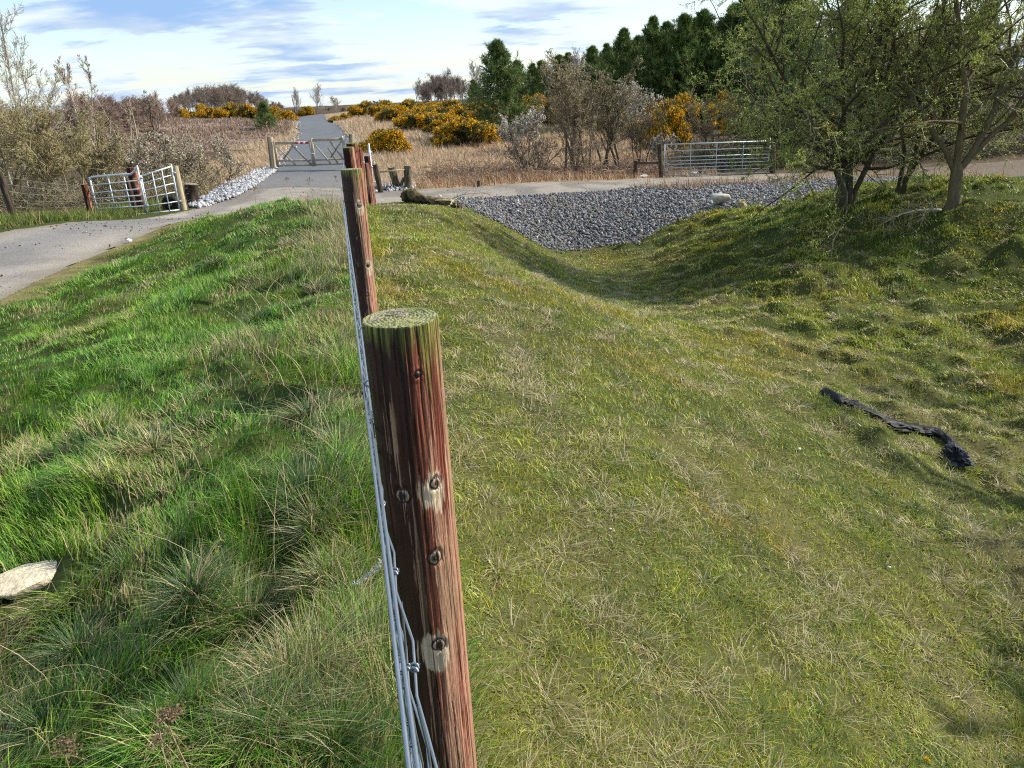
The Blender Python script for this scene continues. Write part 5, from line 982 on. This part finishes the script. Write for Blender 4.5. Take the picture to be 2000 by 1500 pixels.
# bare branch of a tree reaching in from the top
# ------------------------------------------------------------------ gorse
def gorse_proto(label, x, Y, W_, H, seed, fl, group):
    rg = np.random.default_rng(seed); root = empty('gorse_bush', (x, Y, gz(x, Y)), label, 'gorse bush', group)
    nl = 14; c = np.stack([rg.uniform(-.4, .4, nl)*1, rg.uniform(-.35, .35, nl), rg.uniform(.15, .85, nl)], 1); rr = rg.uniform(.12, .26, nl); c[:, 2] = np.minimum(c[:, 2]*(1-.9*np.abs(c[:, 0])), 1.0-rr)
    sc = np.array([W_, W_*.8, H]); n = 5200; li = rg.integers(0, nl, n); D = nrm(rg.normal(0, 1, (n, 3))); D[:, 2] = np.abs(D[:, 2])*np.where(rg.random(n) < .75, 1, -1); q = c[li]+D*rr[li][:, None]*rg.uniform(.45, 1.08, n)[:, None]; k = q[:, 2] > .02; q = q[k]; D = D[k]
    mb = MB(); st = polyl(np.tile([[0, 0, -.1]], (30, 1)), nrm(rg.normal(0, .5, (30, 3))+np.array([0, 0, .8])), rg.uniform(.5, .85, 30)*H, 6, .15, .05, rg); tubes(mb, st, np.linspace(.03, .01, 6)[None]*np.ones((30, 1)), 4, (.13, .10, .06)); mb.build('stems', M_BARK, root)
    cb = MB(); kq = 4; Q = np.repeat(q, kq, 0)*sc+rg.normal(0, .05, (len(q)*kq, 3)); DD = nrm(np.repeat(D, kq, 0)+rg.normal(0, .55, (len(Q), 3))+np.array([0, 0, .5])); cc = pick([(.10, .115, .035), (.055, .07, .022), (.16, .16, .06), (.2, .15, .08)], [.4, .3, .2, .1], len(Q), rg, .3); spikes(cb, Q, DD, rg.uniform(.10, .24, len(Q)), .045, cc, rg); cb.build('foliage', M_NEEDLE, root)
    fb = MB(); m = fbm(q[:, 0]*7+seed, q[:, 2]*7+q[:, 1]*5, 3, seed); outer = D[:, 2]*.3+rg.random(len(q))*.15; k = (m+outer*.5+.12*(q[:, 2]-.5) > 1-fl) & (rg.random(len(q)) < .8); Q = np.repeat(q[k]+D[k]*.035, 11, 0)*sc; Q = Q+rg.normal(0, .055, Q.shape); leaves(fb, Q, .07, pick([(.90, .50, .008), (.74, .36, .008), (.95, .60, .03)], [.5, .3, .2], len(Q), rg, .18), rg, .9); fb.build('flowers', M_FLOWER, root); return root
def gx(px, Y): return pt(px, 250, Y)[0]
G_G = 'flowering gorse bushes'
def mk(label, px, Y, pyt, wpx, seed, fl):
    x, h = conh(px, pyt, Y); w = wpx*Y/1500*.97; return gorse_proto(label, x, Y, w, h, seed, fl, G_G), w, h
GP = [mk('bright yellow gorse bush beside the path gate post, nearest gorse', 740, 41.5, 249, 90, 501, .70), mk('large dark green gorse bush with few yellow tips in front of the big pine', 905, 46, 232, 115, 502, .36), mk('broad half-yellow gorse bush in the middle of the gorse field', 820, 60, 212, 95, 503, .45)]
def gcopy(label, px, Y, pyt, wpx, i):
    x, h = conh(px, pyt, Y); src, w0, h0 = GP[i]; c = copy_tree(src); w = wpx*Y/1500*.97; c.location = (x, Y, gz(x, Y)); c.scale = (w/w0, w/w0, h/h0); c.rotation_euler = (0, 0, (px*.71) % 6.28 if i else (px*.1) % .8); c['label'] = label; return c
GL_ = [(705, 105, 199, 50, 2, 'leftmost gorse bush of the far back row right of the path'), (742, 98, 198, 60, 2, 'second gorse bush from the left in the far back row'), (785, 92, 196, 62, 2, 'third gorse bush in the far back row, low and yellow topped'), (828, 88, 197, 62, 0, 'bright gorse bush in the far back row above the field middle'), (872, 84, 196, 66, 2, 'gorse bush in the back row under the bare wood'), (915, 80, 197, 70, 0, 'orange-yellow gorse bush in the back row beside the big pine'),
       (765, 72, 211, 62, 2, 'gorse bush at the left front of the gorse field'), (868, 55, 224, 70, 1, 'dark gorse bush just left of the largest dark one'), (845, 66, 207, 80, 1, 'dark gorse bush behind the middle of the gorse field'), (948, 47, 253, 40, 0, 'small yellow gorse clump right of the large dark gorse'), (800, 67, 222, 55, 2, 'yellow and green gorse bush below the left of the gorse field'), (893, 68, 208, 70, 1, 'tall dark gorse bush between the field middle and the pine'),
       (955, 62, 205, 66, 1, 'dark gorse at the left skirt of the big pine'), (1038, 66, 180, 56, 0, 'orange gorse bush right behind the big pine'), (1075, 62, 192, 50, 2, 'dull gorse bush seen through the left willow twigs'),
       (1300, 43, 205, 74, 0, 'brilliant orange-yellow gorse bush behind the left end of the field gate'), (1285, 52, 190, 80, 0, 'tall yellow gorse behind the brilliant one, left side'), (1345, 50, 188, 84, 2, 'gorse bush above the left half of the field gate'), (1405, 54, 184, 80, 2, 'gorse bush above the middle of the field gate'), (1440, 48, 205, 50, 0, 'small yellow gorse left of the lower dark evergreen'), (1232, 50, 215, 55, 2, 'greenish gorse right of the tall willow stems'),
       (1640, 44, 200, 80, 0, 'gorse glowing behind the leafy hawthorn'), (1715, 45, 215, 70, 2, 'gorse seen between the left and middle hawthorns'), (1800, 43, 225, 60, 0, 'gorse patch just left of the hawthorn fork'), (1870, 46, 215, 70, 2, 'gorse seen through the fork of the right hawthorn'), (1935, 37, 288, 30, 0, 'tiny yellow gorse clump right of the forked trunk'), (1965, 45, 215, 80, 2, 'gorse bush near the right edge behind the twigs'),
       (365, 96, 213, 40, 2, 'leftmost gorse in the row left of the far path'), (400, 94, 204, 46, 2, 'second gorse from the left beyond the heather'), (440, 96, 203, 52, 2, 'third gorse from the left beyond the heather'), (482, 95, 204, 50, 2, 'gorse just left of the small round pine'), (522, 90, 206, 46, 0, 'gorse behind the right side of the small round pine'), (548, 84, 214, 44, 0, 'bright gorse right of the small round pine, beside the path'),
       (595, 150, 206, 26, 0, 'far tiny gorse between the two distant birches'), (688, 140, 208, 26, 2, 'far tiny gorse right of the third distant birch'), (712, 128, 206, 28, 2, 'far gorse at the left start of the gorse field'), (655, 80, 227, 28, 2, 'low gorse at the right edge of the far path'), (672, 88, 222, 20, 1, 'small dull gorse next to the one at the path edge')]
for a in GL_: gcopy(a[5], a[0], a[1], a[2], a[3], a[4])

# ------------------------------------------------------------------ distant bare woods
def far_proto(seed, n0, up_, bark, twig, H=8, w=.1):
    rg = np.random.default_rng(seed); P = polyl(np.array([[0, 0, 0.]]), np.array([[0, 0, 1.]]), [H*.85], 8, .05, .05, rg); R = np.linspace(.16, .05, 8)[None]; P1, R1 = kids(P, R, n0, .15, 1, lambda p, t: H*.42*(1.15-.7*t), (.3, .8), 6, .12, up_, .5, rg); P2, R2 = kids(P1, R1, 8, .1, 1, lambda p, t: p*.5, (.3, .9), 4, .15, up_, .6, rg); P3_, R3 = kids(P2, R2, 4, .2, 1, lambda p, t: p*.6, (.3, .8), 3, .15, up_, .7, rg)
    return [(P, R, 6, bark), (P1, R1, 3, bark), (P2, np.maximum(R2, w*.22), 3, twig), (P3_, np.full(P3_.shape[:2], w*.2), 3, twig)]
def far_add(mb, pr, x, y, z, s, sw, rg, tw=None):
    a = rg.uniform(0, 6.28); c, q = math.cos(a), math.sin(a); f = rg.uniform(.8, 1.2)
    for P, R, k, col in pr:
        V = P.copy(); X = V[..., 0]*c-V[..., 1]*q; Yq = V[..., 0]*q+V[..., 1]*c; V = np.stack([X*sw+x, Yq*sw+y, V[..., 2]*s+z], -1); tubes(mb, V, R*max(s, .5), k, tint(np.array(col if tw is None or k == 6 else tw)*f, len(V), rg, .2, .05))
rg = np.random.default_rng(909)
FPR = [far_proto(1, 22, .08, (.20, .16, .13), (.25, .19, .15)), far_proto(2, 26, .05, (.17, .14, .12), (.22, .17, .14)), far_proto(3, 20, .14, (.3, .26, .22), (.27, .21, .18))]
def far_tree(label, px, Y, pyt, i, wr=1.0, tw=None, name='bare_tree', group=None):
    x, h = conh(px, pyt, Y); root = empty(name, (x, Y, gz(x, Y)), label, 'tree', group); tb = MB(); cb = MB(); pr = FPR[i]; far_add(tb, pr[:1], 0, 0, -.2, h/8, h/8*wr, rg, None); far_add(cb, pr[1:], 0, 0, -.2, h/8, h/8*wr, rg, tw); tb.build('trunk', M_BARK, root, True); cb.build('crown', M_TWIG, root); return root
PALE = (.40, .36, .33)
far_tree('left one of the distant birches beside the end of the path', 572, 150, 172, 2, .8, PALE, 'birch_tree'); far_tree('tallest distant birch straight above the end of the path', 612, 145, 164, 2, .95, PALE, 'birch_tree'); far_tree('broad low distant birch right of the tallest one', 655, 140, 186, 2, 1.5, (.34, .28, .23), 'birch_tree')
for i, (px, Y, pyt, k, w, lb) in enumerate([(812, 150, 153, 2, .8, 'pale birch at the left end of the bare wood on the skyline'), (838, 146, 143, 1, 1.1, 'rounded bare tree in the skyline wood, left of its highest'), (868, 144, 137, 0, 1.1, 'highest bare tree of the skyline wood'), (897, 146, 146, 1, 1.1, 'bare tree at the right end of the skyline wood'), (932, 110, 118, 2, .9, 'pale bare tree poking up left of the big pine'), (1048, 105, 118, 2, .9, 'faint bare treetop right of the big pine'), (1130, 75, 95, 2, 1.0, 'pale bare treetop behind the tall willow')]):
    far_tree(lb, px, Y, pyt, k, w, PALE if k == 2 else (.25, .20, .165))
# woods that read as one mass: the hill on the left, the band behind the heather, and the far horizon
def wood(name, label, spec, seed):
    rg = np.random.default_rng(seed); mb = MB()
    for (p0, p1, n, Y0, Y1, t0_, t1_, tw) in spec:
        for i in range(n):
            u = rg.random(); px = lerp(p0, p1, u); Y = rg.uniform(Y0, Y1); pyt = np.interp(px, t0_, t1_)+rg.uniform(0, 16)*(150/Y)+rg.normal(0, 1.5); x, h = conh(px, pyt, Y)
            if h < 1: continue
            far_add(mb, FPR[rg.integers(0, 3)], x, Y, gz(x, Y)-.2, h/8, max(h/8*rg.uniform(.9, 1.4), .4), rg, np.array(tw)*rg.uniform(.8, 1.2))
    return tag(mb.build(name, M_TWIG), label, 'wood', kind='stuff')
wood('hill_wood', 'far brown leafless wood on the low hill left of the path', [(330, 560, 75, 170, 230, [330, 360, 400, 450, 480, 510, 545, 575], [186, 172, 166, 166, 170, 184, 198, 206], (.27, .21, .17)), (560, 800, 60, 230, 330, [560, 640, 700, 740, 790, 820], [206, 204, 200, 194, 192, 194], (.21, .18, .17)), (560, 830, 110, 150, 230, [560, 640, 700, 830], [210, 208, 206, 200], (.27, .21, .16))], 71)
wood('scrub_band', 'band of reddish brown birch scrub behind the left shrubs and the heather', [(-60, 350, 95, 60, 120, [-60, 60, 120, 128, 160, 220, 300, 350], [205, 205, 208, 188, 180, 185, 176, 190], (.31, .22, .175)), (60, 330, 60, 48, 66, [60, 150, 220, 330], [228, 212, 222, 232], (.31, .23, .17)), (-200, 60, 30, 45, 100, [-200, 60], [215, 206], (.24, .18, .12))], 72)
wood('skyline_wood', 'bare brown wood on the skyline behind the gorse', [(820, 915, 26, 150, 175, [820, 840, 870, 900, 915], [165, 150, 144, 148, 160], (.22, .175, .145)), (915, 1500, 60, 110, 170, [915, 1000, 1200, 1500], [165, 150, 130, 110], (.20, .17, .13)), (1500, 2300, 60, 70, 130, [1500, 2300], [130, 110], (.17, .15, .10))], 73)
